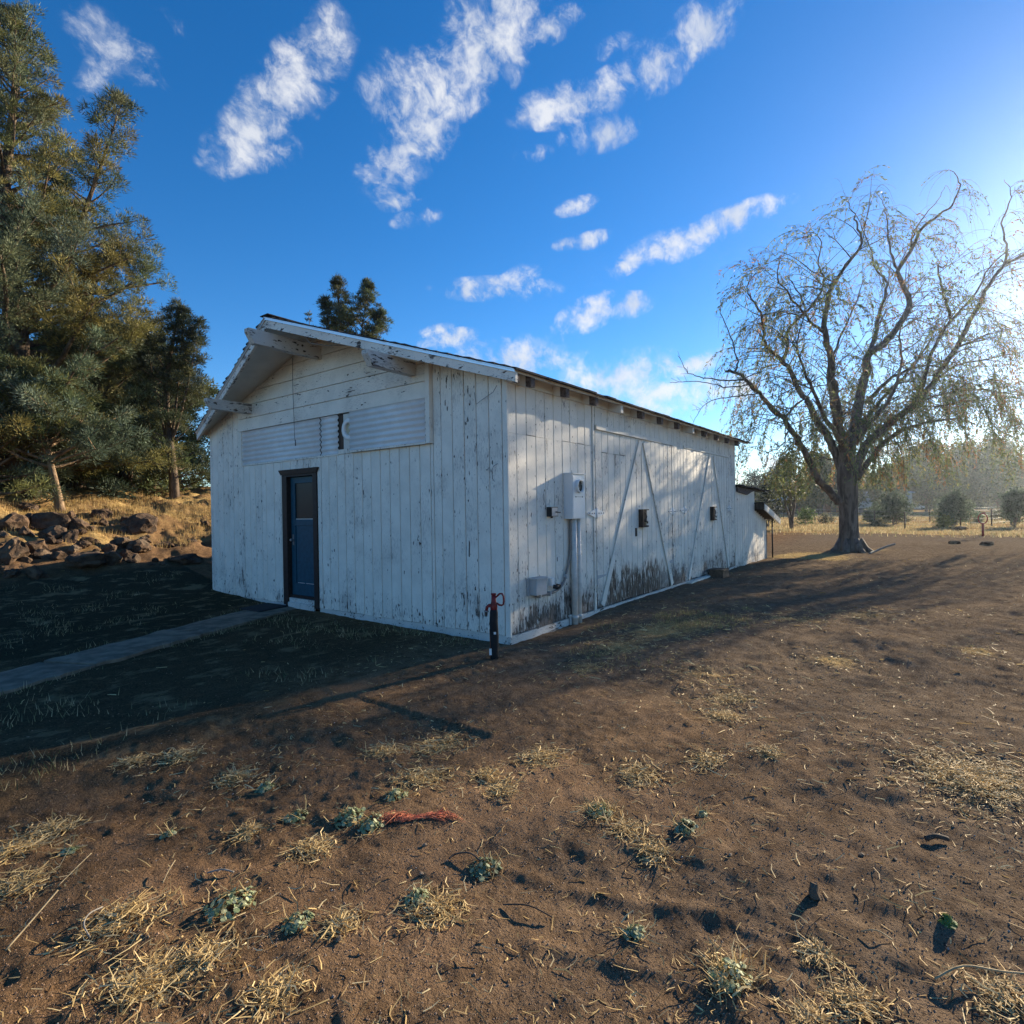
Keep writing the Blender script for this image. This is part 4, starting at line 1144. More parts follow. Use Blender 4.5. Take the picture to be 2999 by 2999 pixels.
t_, NTRI['light'] = juniper('juniper_tree', 'small juniper with a pale orange trunk at the front of the rocky bank', (-.95, 12.9, gz(-.95, 12.9)), 3.3, 1.6, [(0, .8), (.3, 1), (.6, .8), (1, .15)], 15, 56, r0=.10, bare=.31, bark='bark_light', lean=(-.1, .3))
t_, NTRI['b2'] = juniper('juniper_tree', 'bushy olive juniper between the tall tree and the dark one', (.9, 16.4, gz(.9, 16.4)), 5.0, 2.5, [(0, .9), (.2, 1), (.6, .8), (1, .15)], 23, 74, r0=.2, bare=.02)
t_, NTRI['b3'] = juniper('juniper_tree', 'low sprawling juniper with grey green sprays at the left picture edge', (-2.0, 13.6, gz(-2.0, 13.6)), 3.0, 1.7, [(0, .9), (.3, 1), (1, .3)], 31, 50, r0=.14, bare=.0)
t_, NTRI['b4'] = juniper('juniper_tree', 'yellow green juniper behind the bank with sky showing beneath it', (3.6, 21.5, gz(3.6, 21.5)), 6.0, 2.8, [(0, .8), (.3, 1), (.7, .7), (1, .12)], 37, 60, r0=.2, bare=.1, nb=70, blen=.13, bw=.036, clump=.28)
for i, (x, y, h_, r_w, lb) in enumerate(((-2.6, 18.5, 5.5, 2.6, 'grey green juniper in the shade behind the tall one, at the picture edge'), (3.4, 18.6, 5.6, 2.4, 'low dark juniper seen through the gap left of the barn'), (1.6, 23, 5.5, 3.2, 'juniper filling the back of the thicket behind the bank'), (5.4, 27, 6.5, 3.4, 'farthest juniper of the thicket just left of the barn eave'), (.2, 15.6, 2.4, 1.5, 'low juniper filling the shade behind the pale trunk'), (1.5, 16.0, 2.2, 1.4, 'low juniper left of the dark leaning trunk'), (3.3, 16.6, 2.6, 1.5, 'low juniper right of the dark leaning trunk by the barn edge'), (-2.4, 16.2, 2.6, 1.6, 'low juniper in the shade at the left picture edge'))):
    t_, NTRI['c%d' % i] = juniper('juniper_tree', lb, (x, y, gz(x, y)), h_, r_w, [(0, 1), (.2, 1), (.6, .8), (1, .15)], 141 + i, 50, r0=.2, bare=.0, nb=60, blen=.13, bw=.04, clump=.3, cols=JUN[:3])
t_, NTRI['roof'] = juniper('juniper_tree', 'juniper showing its split top above the barn roof', (9.3, 15.4, gz(9.3, 15.4)), 8.8, 1.6, [(0, .6), (.3, 1), (.7, .8), (.88, .4), (1, .05)], 41, 84, leaders=((3.4, .6, -.8, 8.6, 1.1, 44), (3.0, .95, -1.3, 7.4, 1.0, 36), (2.6, -.4, .5, 7.9, 1.0, 36)), r0=.18, clump=.19, nb=100, blen=.09, bw=.024, cols=JUN[:3] + [(.07, .075, .04)], up=.6)
t_, NTRI['tip'] = juniper('juniper_tree', 'far slim conifer whose tip just clears the roof ridge', (16.0, 27.6, gz(16, 27.6)), 11.2, .9, PROF_SPIRE, 44, 34, r0=.12, clump=.2, nb=20, blen=.16, bw=.06, cols=DARK)

# ------------------------------------------------------------------ the willow
WB = Vector((16.6, -1.75, gz(16.6, -1.75) - .05))
WS = .0071
Rh = Vector((.598, -.801, 0)).normalized(); Fh = Vector((.801, .598, 0)).normalized()
def wp(x, y, d=0.):
    d *= .8; k = (19.0 + d) / 19.0          # nearer limbs are drawn that much shorter
    return WB + Rh * (((x - 795) * k + 1600 * (k - 1)) * WS) + Vector((0, 0, ((1800 - y) * k + 192 * (1 - k)) * WS + .016 * (x - 795) * WS)) + Fh * d
CROWN = np.array([(-80, 830), (150, 800), (200, 640), (330, 470), (480, 370), (570, 310), (640, 240), (840, 175), (930, 250), (1000, 330), (1080, 240), (1180, 120), (1290, 120), (1360, 240), (1450, 330), (1600, 260), (2200, 260)], float)
def inside_crown(p):
    x = (p - WB).dot(Rh) / WS + 795; y = 1800 - (p.z - WB.z) / WS
    return x > 215 and y > np.interp(x, CROWN[:, 0], CROWN[:, 1])
LIMBS = [  # points: across, up (7.1 mm steps from the foot), depth; then start / end radius
    ([(745, 1560, -.15), (690, 1500, -.3), (640, 1440, -.5), (600, 1340, -.8), (560, 1270, -1.0), (510, 1190, -1.2), (495, 1155, -1.25), (440, 1115, -1.5), (400, 1060, -1.7), (350, 1010, -2.0), (310, 960, -2.2), (265, 930, -2.3), (222, 925, -2.4)], .18, .035),
    ([(265, 928, -2.3), (280, 880, -2.3), (265, 820, -2.4), (240, 740, -2.5), (207, 650, -2.6), (205, 610, -2.6)], .035, .008),
    ([(310, 965, -2.2), (250, 968, -2.5), (180, 960, -2.8), (100, 945, -3.2), (40, 910, -3.5), (0, 840, -3.7)], .03, .006),
    ([(330, 990, -2.1), (230, 1000, -2.4), (180, 985, -2.6), (90, 965, -3.0), (0, 965, -3.2), (-40, 966, -3.3)], .024, .005),
    ([(370, 1035, -1.9), (250, 1045, -2.2), (150, 1060, -2.5), (95, 1110, -2.7), (65, 1165, -2.8)], .022, .005),
    ([(495, 1160, -1.25), (545, 1100, -1.0), (600, 1060, -.8), (640, 1010, -.5)], .05, .015),
    ([(500, 1165, -1.25), (505, 1230, -1.5), (470, 1290, -1.7), (410, 1310, -1.9), (350, 1290, -2.1)], .035, .006),
    ([(775, 1455, .1), (730, 1330, .2), (690, 1240, .3), (640, 1170, .5), (610, 1100, .6), (570, 1040, .7), (530, 950, .6), (490, 890, .4), (440, 850, .2), (410, 800, 0), (400, 720, -.3), (380, 640, -.6), (340, 580, -.8), (330, 520, -.9), (375, 470, -.9)], .20, .008),
    ([(490, 890, .4), (515, 830, .7), (510, 760, 1.0), (560, 700, 1.3), (600, 650, 1.6), (560, 560, 1.9), (520, 500, 2.1)], .075, .012),
    ([(560, 700, 1.3), (640, 620, .9), (690, 520, .6), (660, 440, .4), (680, 340, .2), (640, 290, 0), (600, 300, -.2)], .05, .006),
    ([(790, 1400, 0), (775, 1300, -.2), (750, 1200, -.5), (740, 1080, -.8), (720, 980, -1.0), (715, 870, -1.2), (690, 760, -1.4), (700, 640, -1.5), (720, 560, -1.6), (770, 480, -1.6), (870, 350, -1.5), (850, 260, -1.5), (838, 210, -1.5), (805, 150, -1.5)], .25, .007),
    ([(690, 760, -1.4), (620, 700, -1.9), (560, 620, -2.2), (500, 540, -2.5), (470, 460, -2.7), (500, 400, -2.8)], .055, .008),
    ([(800, 1400, .1), (800, 1280, .4), (830, 1180, .7), (850, 1060, 1.0), (880, 960, 1.2), (890, 880, 1.3), (960, 830, 1.4), (1040, 740, 1.6), (1090, 640, 1.8), (1060, 560, 1.8), (1040, 490, 1.8), (1100, 390, 1.9), (1150, 290, 2.0), (1220, 240, 2.1), (1290, 190, 2.2), (1330, 110, 2.3), (1320, 50, 2.3), (1285, 25, 2.3)], .27, .007),
    ([(1040, 490, 1.8), (1010, 420, 1.7), (995, 320, 1.6), (990, 240, 1.5), (975, 170, 1.4), (938, 115, 1.3)], .055, .006),
    ([(890, 890, 1.3), (930, 780, 1.6), (945, 690, 1.8), (975, 590, 1.9), (980, 530, 2.0), (930, 470, 2.1), (910, 390, 2.1), (870, 280, 2.1), (840, 215, 2.1)], .09, .007),
    ([(1100, 390, 1.9), (1110, 320, 1.6), (1150, 250, 1.4), (1230, 160, 1.2), (1260, 100, 1.1)], .04, .005),
    ([(815, 1420, -0.0), (850, 1340, 0.4), (900, 1270, 0.8), (1000, 1190, 1.3), (1090, 1130, 1.7), (1160, 1060, 2.0), (1230, 960, 2.2), (1300, 860, 2.4), (1370, 740, 2.6), (1430, 620, 2.8), (1480, 540, 2.9), (1540, 470, 3.0), (1608, 440, 3.1), (1700, 390, 3.2)],   .21, .045),
    ([(1100, 1125, 1.7), (1150, 1010, 1.5), (1180, 900, 1.4), (1240, 780, 1.5), (1310, 700, 1.6), (1400, 600, 1.8), (1470, 480, 2.0), (1560, 400, 2.2)], .11, .02),
    ([(1540, 470, 3.0), (1545, 380, 3.0), (1530, 280, 3.0), (1560, 190, 3.0), (1570, 130, 3.0), (1540, 75, 3.0)], .055, .007),
    ([(1280, 720, 1.6), (1262, 650, 1.5), (1240, 560, 1.4), (1225, 465, 1.3), (1250, 480, 1.2), (1275, 440, 1.1)], .06, .012),
    ([(1090, 1130, 1.7), (1200, 1080, 2.2), (1300, 1065, 2.6), (1400, 1055, 3.0), (1500, 1070, 3.3), (1620, 1090, 3.6), (1700, 1100, 3.8)], .05, .012),
    ([(1190, 1020, 2.1), (1300, 940, 2.7), (1450, 915, 3.2), (1608, 885, 3.6), (1750, 870, 3.9)], .05, .012),
    ([(1300, 860, 2.4), (1380, 830, 2.8), (1450, 800, 3.1), (1608, 765, 3.6), (1740, 740, 4.0)], .05, .012),
    ([(1200, 1130, 1.9), (1400, 1110, 2.8), (1450, 1190, 3.1), (1500, 1250, 3.3), (1608, 1300, 3.7), (1680, 1330, 4.0)], .04, .008),
    ([(830, 1450, .2), (890, 1370, .8), (960, 1290, 1.3), (1060, 1230, 1.9), (1180, 1200, 2.4), (1300, 1190, 2.8), (1390, 1220, 3.0)], .16, .02),
    ([(880, 1100, 1.0), (980, 1000, .4), (1080, 950, 0), (1180, 930, -.2), (1280, 960, -.4)], .08, .012),
    ([(720, 1365, -.2), (660, 1345, -.5), (610, 1325, -.8), (580, 1290, -1)], .03, .008),
    ([(780, 1340, .4), (740, 1200, 1.5), (720, 1080, 2.4), (700, 940, 3.0), (760, 800, 3.4), (820, 660, 3.6), (880, 520, 3.6)], .15, .012),
    ([(810, 1300, .6), (880, 1180, 2.0), (980, 1060, 3.0), (1080, 960, 3.6), (1180, 820, 4.0), (1240, 660, 4.2)], .13, .012),
    ([(780, 1300, -.3), (700, 1180, -1.8), (650, 1060, -2.8), (590, 930, -3.4), (560, 800, -3.8), (600, 660, -4.0)], .12, .01),
    ([(820, 1290, -.3), (930, 1160, -.9), (1010, 1040, -1.2), (1050, 900, -1.4), (1040, 760, -1.5), (1080, 640, -1.5)], .12, .01),
]


def willow():
    rng = np.random.default_rng(77); rr = random.Random(77)
    t = thing('willow_tree', 'big half-bare weeping willow with a thick trunk beyond the barn', 'tree', WB)
    tb = MB()
    loc = lambda p: tuple(p - WB)
    prof = [(795, 1835, .50), (795, 1800, .41), (792, 1760, .34), (790, 1700, .295), (788, 1600, .28), (788, 1530, .29), (785, 1460, .31), (788, 1400, .30), (792, 1340, .2)]
    tb.tube([loc(wp(x, y)) for x, y, r in prof], [r for *_, r in prof], 18)
    for k in range(7):           # root flare
        a = k * .9 + .3; tb.tube([(.25 * math.cos(a), .25 * math.sin(a), .45), (.42 * math.cos(a), .42 * math.sin(a), .12), (.75 * math.cos(a), .75 * math.sin(a), -.06)], [.12, .13, .05], 6)
    limbs = []
    for pts, ra, rb in LIMBS:
        P_ = smooth_path([wp(*p) for p in pts], 4)
        n = len(P_)
        P2 = [p + Vector((rr.gauss(0, .012), rr.gauss(0, .02), rr.gauss(0, .012))) if 0 < i < n - 1 else p for i, p in enumerate(P_)]
        ra = ra * .8 if ra > .1 else ra
        rads = [ra + (rb - ra) * (i / (n - 1)) ** .7 for i in range(n)]
        tb.tube([loc(p) for p in P2], rads, 8 if ra > .06 else 6, cap=False)
        limbs.append((P2, rads))
    tb.build('trunk', M['bark_willow'], t)
    # secondary branches that arch over, then hanging shoots with narrow leaves
    br = MB(); strands = []
    def bend(p, d, n, step, grav, jit):
        out = [p.copy()]
        for i in range(n):
            d = (d + Vector((rr.gauss(0, jit), rr.gauss(0, jit), rr.gauss(0, jit) - grav))).normalized()
            p = p + d * step; out.append(p.copy())
        return out
    ctr = wp(800, 900)
    sec = []
    for P2, rads in limbs:
        ln = sum((a - b_).length for a, b_ in zip(P2, P2[1:]))
        for k in range(int(ln * 3.6)):
            i = rr.randrange(1, len(P2) - 1)
            if rads[i] > .17 or P2[i].z < WB.z + 3.4: continue
            out = (P2[i] - ctr); out.z *= .3; out = out.normalized() if out.length > .1 else Vector((1, 0, 0))
            d = Vector((rr.gauss(0, .7), rr.gauss(0, .7), rr.uniform(.1, 1.1))) + out * .8
            q = bend(P2[i], d.normalized(), rr.randrange(5, 10), rr.uniform(.18, .30), rr.uniform(.03, .13), .13)
            r_ = min(.022, rads[i] * .5)
            q = [p for i, p in enumerate(q) if i < 2 or inside_crown(p)]
            br.tube([loc(p) for p in q], [max(.004, r_ * (1 - .8 * j / (len(q) - 1))) for j in range(len(q))], 4, cap=False)
            sec.append(q)
            if rr.random() < .7 and len(q) > 3:
                j = rr.randrange(1, len(q) - 1)
                q2 = bend(q[j], (q[j + 1] - q[j]).normalized() + Vector((rr.gauss(0, .6), rr.gauss(0, .6), rr.gauss(.2, .4))), rr.randrange(4, 8), .2, .09, .12)
                q2 = [p for i, p in enumerate(q2) if i < 2 or inside_crown(p)]
                br.tube([loc(p) for p in q2], [max(.0035, .009 * (1 - .7 * jj / len(q2))) for jj in range(len(q2))], 4, cap=False); sec.append(q2)
    LV, LD, LT = [], [], []
    for q in sec:
        sx = (q[-1] - WB).dot(Rh) / WS + 795; sy = 1800 - (q[-1].z - WB.z) / WS
        leafy = 1.1 if sx < 1000 else (.6 if sy < 900 else 1.25)
        if sx < 330: leafy *= .5
        if sy < 330: leafy *= .6
        ns = 2 + rr.randrange(0, 4)
        if sy > 850 and sx > 820: ns += 2
        for k in range(ns):
            j = rr.randrange(max(1, len(q) // 2), len(q))
            d0 = (q[j] - q[j - 1]).normalized() + Vector((rr.gauss(0, .35), rr.gauss(0, .35), -.2))
            L_ = rr.uniform(.5, 1.5) * (1.5 if (sy > 800 and rr.random() < .5) else 1)
            n = int(L_ / .17) + 2
            s_ = bend(q[j], d0.normalized(), n, .17, .30, .10)
            s_ = [p for p in s_ if p.z > WB.z + 2.1 and (p - WB).dot(Rh) / WS > -640]
            if len(s_) < 3: continue
            br.tube([loc(p) for p in s_], [.0045 * (1 - .55 * i / len(s_)) for i in range(len(s_))], 3, cap=False)
            brown = rr.random() < .16
            dead = rr.random() > leafy * .82
            if dead: continue
            for i in range(1, len(s_)):
                for h in range(4):
                    if rr.random() < .2: continue
                    u = rr.random(); p = s_[i - 1].lerp(s_[i], u)
                    LV.append(loc(p)); LD.append(((s_[i] - s_[i - 1]).normalized() * .7 + Vector((rr.gauss(0, .6), rr.gauss(0, .6), rr.gauss(-.3, .3)))).normalized()[:])
                    c = (.30, .16, .07) if brown else rr.choice(((.15, .19, .075), (.19, .22, .08), (.12, .16, .08), (.25, .22, .08)))
                    LT.append(c)
    br.build('branches', M['bark_willow'], t)
    C = np.array(LV); D = np.array(LD)
    rngs = rng
    V, F, cl = sprays(C, D * 4,   .02, 1, .12, .030, rng, np.array(LT), .2, .3, quad=True)
    np_mesh('crown', V, F, M['leaf_willow'], t, colors=cl)
    return len(F)
NTRI['willow'] = willow()
print('counts', NTRI)

# ------------------------------------------------------------------ rocks on the bank
def rock_mesh(seed, sx, sy, sz):
    bm = bmesh.new(); bmesh.ops.create_icosphere(bm, subdivisions=3 if sx > .13 else 2, radius=1)
    r = np.random.default_rng(seed)
    cuts = [(Vector(r.normal(size=3)).normalized(), r.uniform(.5, .85)) for _ in range(12)]
    P_ = np.array([v.co[:] for v in bm.verts])
    n1 = fbm(P_[:, 0] + P_[:, 2] * .7, P_[:, 1] - P_[:, 2] * .9, 1.6, 4, seed % 50)
    n2 = fbm(P_[:, 0] - P_[:, 2] * 1.1, P_[:, 1] + P_[:, 2] * .6, 5, 3, seed % 50 + 3)
    for v, a, b_ in zip(bm.verts, n1, n2):
        d = v.co.copy()
        for nrm, c in cuts:
            q = d.dot(nrm)
            if q > c: d -= nrm * (q - c) * .95
        d *= 1 + .26 * a + .17 * b_
        v.co = (d.x * sx, d.y * sy, d.z * sz)
    me = bpy.data.meshes.new('boulder'); bm.to_mesh(me); bm.free()
    me.materials.append(M['rock'])
    return me


def boulder(x, y, w, h, label, dep=None, group='lava boulders on the bank', sink=.42, seed=None):
    w *= .95; h *= .68
    dep = dep or w * .85
    sd = seed if seed is not None else int(abs(x * 131 + y * 71 + w * 977)) % 9973
    o = link('boulder', rock_mesh(sd, w / 2, dep / 2, h / 2 / (1 - sink)), None, (x, y, gz(x, y) + h / 2 - h * sink * .55))
    o.rotation_euler = (0, 0, sd % 7)
    return tag(o, label, 'boulder', group)
BIG = [(-2.40, 9.9, .62, .62, 'large reddish boulder in front at the far left end of the bank'), (-2.15, 11.3, .75, .50, 'broad dark flat-faced boulder at the left picture edge, upper row'),
       (-1.86, 11.5, .42, .40, 'pale-cheeked round boulder wedged between the two dark wide ones'), (-1.52, 11.4, .85, .45, 'long dark ledge boulder under the pale trunked juniper'),
       (-1.60, 10.75, .52, .40, 'round tan boulder in the second row below the dark ledge'), (-1.02, 11.3, .72, .42, 'broad brown boulder topped by dark moss, left of the grass clump'),
       (-.20, 12.4, .70, .42, 'black boulder standing highest in the yellow grass'), (.22, 11.3, .95, .52, 'biggest sloping boulder on the right of the rock pile'),
       (-.48, 10.3, .55, .30, 'flat-topped block with a dark front below the yellow grass'), (-.22, 10.0, .60, .38, 'pitted boulder under the flat-topped block'),
       (-1.46, 9.35, .75, .36, 'shaded wide boulder at the foot of the bank, middle of the lowest row'), (-1.02, 9.35, .55, .32, 'shaded pointed boulder at the foot of the bank'),
       (.45, 9.35, .80, .26, 'low dark hump of rock in shade close to the barn corner'), (-2.0, 10.2, .58, .36, 'leaning brown boulder beside the large reddish one'),
       (-1.33, 10.6, .45, .34, 'angular boulder in the second row with a dark left face'), (-1.05, 10.55, .36, .30, 'small upright pinkish stone in the middle of the pile'),
       (-1.50, 13.0, .55, .26, 'dark flat boulder in the grass left of the pale trunk'), (-1.30, 13.7, .62, .30, 'mossy boulder beneath the low juniper sprays'),
       (1.85, 11.5, .34, .26, 'lone dark stone in yellow grass beside the barn edge'), (.45, 10.45, .40, .22, 'dark wedge stone right of the pitted boulder'),
       (1.05, 10.4, .34, .16, 'low dark stone on bare dirt near the barn edge'), (1.75, 10.3, .40, .18, 'half-buried stone touching the barn edge in the picture'),
       (-.85, 9.9, .34, .24, 'small tan stone above the shaded pointed boulder'), (-.58, 9.45, .42, .26, 'squat stone at the right end of the shaded lowest row'),
       (-1.75, 9.75, .35, .22, 'small dark stone right of the large reddish boulder'), (-2.55, 9.35, .40, .20, 'pale low stone at the bottom left end of the bank'),
       (-2.2, 9.3, .24, .12, 'little pale stone on the sunlit foot of the bank')]
for x, y, w, h, lb in BIG: boulder(x, y, w, h, lb)
rk = random.Random(5)
for k in range(130):
    x = rk.uniform(-3.0, 1.6); y = 9.15 + 2.9 * rk.random() ** 1.1
    if x > .3 and rk.random() < .6: continue
    w = .08 + .3 * rk.random() ** 2
    boulder(x, y, w, w * rk.uniform(.5, .85), 'small brown stone among the boulders of the sunlit bank', group='small stones among the bank boulders', seed=100 + k)

# ------------------------------------------------------------------ grass, straw and gravel
def blades(name, X, Y, h, w, rng, cols, lean=.35, mat='blade', quad=False, wind=(0, 0)):
    n = len(X)
    Z = ground_z(X, Y)
    a = rng.uniform(0, 2 * np.pi, n); hh = h * rng.uniform(.5, 1.3, n)
    d = np.stack([np.cos(a) * lean * rng.random(n) + wind[0], np.sin(a) * lean * rng.random(n) + wind[1], np.ones(n)], 1)
    base = np.stack([X, Y, Z - .015], 1); tip = base + d * hh[:, None]
    b2 = rng.uniform(0, np.pi, n); s = np.stack([np.cos(b2), np.sin(b2), np.zeros(n)], 1) * (np.broadcast_to(w, (n,)) / 2)[:, None]
    V = np.stack([base - s, base + s, tip], 1).reshape(-1, 3)
    c = mixcol(rng, n, cols) * rng.uniform(.7, 1.25, (n, 1))
    return V, np.arange(3 * n).reshape(-1, 3), np.repeat(c, 3, 0)
GOLD = [(.50, .35, .14), (.42, .28, .10), (.60, .45, .21), (.33, .22, .09)]
r_ = np.random.default_rng(61)
# bank grass in drifts
n = 42000
X = r_.uniform(-4.5, 3.5, n); Y = r_.uniform(8.9, 17, n)
den = sst(.0, .45, fbm(X, Y, 1.1, 3, 40)) * sst(10.2, 11.4, Y + .9 * fbm(X, Y, .7, 2, 47)) + .9 * np.exp(-(((X + .75) / .5) ** 2 + ((Y - 10.95) / .28) ** 2)) + .6 * sst(11.6, 12.2, Y) * sst(13.6, 12.6, Y)
k = r_.random(n) < den
V, F, c = blades('g', X[k], Y[k], .14, .011, r_, GOLD)
o = np_mesh('dry_grass', V, F, M['blade'], colors=c); tag(o, kind='stuff')
# far field
n = 90000
ang = r_.uniform(rad(-12), rad(18), n); dist = 33.2 + 66 * r_.random(n) ** 2.4
X = CAM[0] + dist * np.cos(ang); Y = CAM[1] + dist * np.sin(ang)
k = r_.random(n) < (.12 + .75 * sst(-.15, .35, fbm(X, Y, .22, 3, 41))) * (.1 + .9 * zones(X, Y)[1])
V, F, c = blades('g', X[k], Y[k], .15, .02 + .0010 * dist[k], r_, [(.44, .33, .17), (.36, .26, .13), (.52, .41, .23), (.28, .22, .11), (.30, .28, .14)], lean=.7)
o = np_mesh('field_grass', V, F, M['blade'], colors=c); tag(o, kind='stuff')
# thin dry lawn grass by the path, near the corner and along the edges
n = 48000
X = r_.uniform(-8, .3, n); Y = r_.uniform(.3, 9.2, n)
den = sst(.05, .5, fbm(X, Y, 1.4, 3, 42)) * .55
pd = seg_dist(X, Y, PATHLINE); den = np.maximum(den, .9 * np.exp(-((pd - .43) / .10) ** 2) * sst(-.35, .2, fbm(X, Y, 1.7, 2, 43))); den[pd < .385] = 0
den[(X > -.05)] = 0
k = r_.random(n) < den
V1, F1, c1 = blades('g', X[k], Y[k], .075, .009, r_, [(.42, .34, .19), (.26, .24, .12), (.52, .42, .25), (.10, .12, .05)], lean=.9)
n = 16000
X = r_.uniform(-.8, 4.0, n); Y = r_.uniform(-2.2, -.05, n)
den = sst(.0, .4, fbm(X, Y, 1.6, 3, 44)) * np.exp(-((Y + .9 + .25 * (X - 1)) / .6) ** 2)
k = r_.random(n) < den
V2, F2, c2 = blades('g', X[k], Y[k], .06, .008, r_, [(.40, .32, .15), (.22, .24, .09), (.46, .36, .18), (.14, .17, .07)], lean=.9)
V = np.concatenate([V1, V2]); F = np.concatenate([F1, F2 + len(V1)])
o = np_mesh('short_grass', V, F, M['blade'], colors=np.concatenate([c1, c2])); tag(o, kind='stuff')


def in_view(n, r0, r1, rng, p=1.0):
    """points on the ground in front of the yard's near corner"""
    hd = math.atan2(Fv[1], Fv[0])
    a = hd + rng.uniform(-rad(45), rad(45), n); d = r0 * (r1 / r0) ** (rng.random(n) ** p)
    X = CAM[0] + d * np.cos(a); Y = CAM[1] + d * np.sin(a)
    k = ~((X > -.1) & (Y > -.12))
    k &= seg_dist(X, Y, PATHLINE) > .36
    return X[k], Y[k], d[k]


def chips(X, Y, ln, wd, rng, cols, tilt=.35, lift=.004):
    n = len(X); Z = ground_z(X, Y) + lift
    a = rng.uniform(0, 2 * np.pi, n); t = rng.normal(0, tilt, n)
    d = np.stack([np.cos(a) * np.cos(t), np.sin(a) * np.cos(t), np.abs(np.sin(t))], 1) * ln[:, None]
    s = np.stack([-np.sin(a), np.cos(a), rng.normal(0, .5, n)], 1) * (wd / 2)[:, None]
    b = np.stack([X, Y, Z], 1)
    bend = np.stack([-np.sin(a), np.cos(a), rng.uniform(0, .5, n)], 1) * (rng.normal(0, .16, n) * ln)[:, None]
    md = b + d * rng.uniform(.35, .65, (n, 1)) + bend
    V = np.stack([b - s, b + s, md + s * .9, md - s * .9, b + d + s * .5, b + d - s * .5], 1).reshape(-1, 3)
    c = mixcol(rng, n, cols) * rng.uniform(.6, 1.25, (n, 1))
    F = (np.array([[0, 1, 2, 3], [3, 2, 4, 5]])[None] + (np.arange(n) * 6)[:, None, None]).reshape(-1, 4)
    return V, F, np.repeat(c, 6, 0)
STRAW = [(.66, .48, .21), (.54, .37, .15), (.78, .61, .32), (.38, .25, .11)]
X, Y, D_ = in_view(120000, 1.6, 20, r_)
st, go, la, gr = zones(X, Y)
k = r_.random(len(X)) < np.clip((st - .07) * 1.45, .03, .95) * np.where(la > .5, .16, 1)
X, Y, D_ = X[k], Y[k], D_[k]
ln = r_.gamma(2.0, .016, len(X)) + .012 + D_ * .0012
V, F, c = chips(X, Y, ln, .0026 + D_ * .0006, r_, STRAW, .16)
o = np_mesh('straw_litter', V, F, M['straw'], colors=c); tag(o, kind='stuff')
# clods and gravel
X, Y, D_ = in_view(70000, 1.6, 26, r_, .9)
k = r_.random(len(X)) > zones(X, Y)[2] * .93
X, Y, D_ = X[k], Y[k], D_[k]
n = len(X)
oct_v = np.array([(1, 0, -.5), (-1, 0, -.5), (0, 1, -.5), (0, -1, -.5), (0, 0, 1)], float)
oct_f = np.array([(0, 2, 4), (2, 1, 4), (1, 3, 4), (3, 0, 4)])
sz = np.minimum(r_.gamma(1.2, .0009, n) + .0018, .0058) * (1 + D_ * .08)
V = oct_v[None] * r_.uniform(.6, 1.25, (n, 5, 1)) * sz[:, None, None]
V[..., 2] *= .6
a = r_.uniform(0, 6.28, n); ca, sa = np.cos(a)[:, None], np.sin(a)[:, None]
V = np.stack([V[..., 0] * ca - V[..., 1] * sa, V[..., 0] * sa + V[..., 1] * ca, V[..., 2]], -1)
V += np.stack([X, Y, ground_z(X, Y) + sz * .25], 1)[:, None, :]
F = (oct_f[None] + (np.arange(n) * 5)[:, None, None]).reshape(-1, 3)
st, go, la, gr = zones(X, Y)
cb = np.array([(.30, .19, .118)]) * (1 - gr[:, None]) + np.array([(.25, .20, .155)]) * gr[:, None]
c = cb * r_.uniform(.6, 1.3, (n, 1)); pale = r_.random(n) < .02; c[pale] = np.array([.42, .39, .35]) * r_.uniform(.6, 1.1, (pale.sum(), 1))
o = np_mesh('gravel', V.reshape(-1, 3), F, M['straw'], colors=np.repeat(c, 5, 0)); tag(o, kind='stuff')

# ------------------------------------------------------------------ straw heaps, weeds, sticks and stones in the foreground
def straw_clump(x, y, r, n, label, seed, group='loose straw heaps on the dirt', long_=1.0, wind=None):
    rng = np.random.default_rng(seed)
    X = x + rng.normal(0, r * .5, n); Y = y + rng.normal(0, r * .4, n)
    dd = np.hypot(X - x, Y - y) / r
    V, F, c = chips(X, Y, long_ * rng.gamma(2.0, .018, n) + .010, rng.uniform(.0022, .005, n), rng, STRAW, .13)
    V = V.reshape(-1, 6, 3); V[..., 2] += (np.clip(1 - dd, 0, 1) * rng.random(n) * .02 * min(1, r / .08))[:, None]
    V = V.reshape(-1, 3) - np.array([x, y, gz(x, y)])
    o = np_mesh('straw_clump', V, F, M['straw'], colors=c, loc=(x, y, gz(x, y)))
    tag(o, label, 'straw', group)
NAMED = {5: 'small straw heap just right of the lowest leafy weed', 3: 'straw heap with a bent white root beside it, lower left', 4: 'tall tangle of straw at the lower left edge of the picture',
         25: 'wide carpet of golden straw at the right edge of the picture', 6: 'round straw nest below the two-lobed grey green weed', 9: 'straw heap just right of the dark hole', 2: 'straw heap at the left picture edge above the long stalk'}
MARKS = [(-3.3, -1.85, 'the orange twine'), (-2.79, -.69, 'the dark hollow'), (-4.21, -1.74, 'the wide weed patch'), (-3.38, -2.41, 'the blue green weed'), (-2.51, -3.02, 'the lone dark weed'), (-.62, -.27, 'the hydrant'), (-1.64, -4.02, 'the dark mound'), (-2.69, -3.65, 'the pyramid shaped lump'), (-3.6, -1.3, 'the small round weed'), (-1.03, -4.25, 'the golden straw carpet'), (-2.63, -2.6, 'the straw-yellow weed'), (-3.32, -3.48, 'the bottom weed'), (-2.56, -4.1, 'the bright green sprig'), (-4.46, -.67, 'the left green weed'), (-3.55, -.84, 'the flat pale weed')]
USED = set()
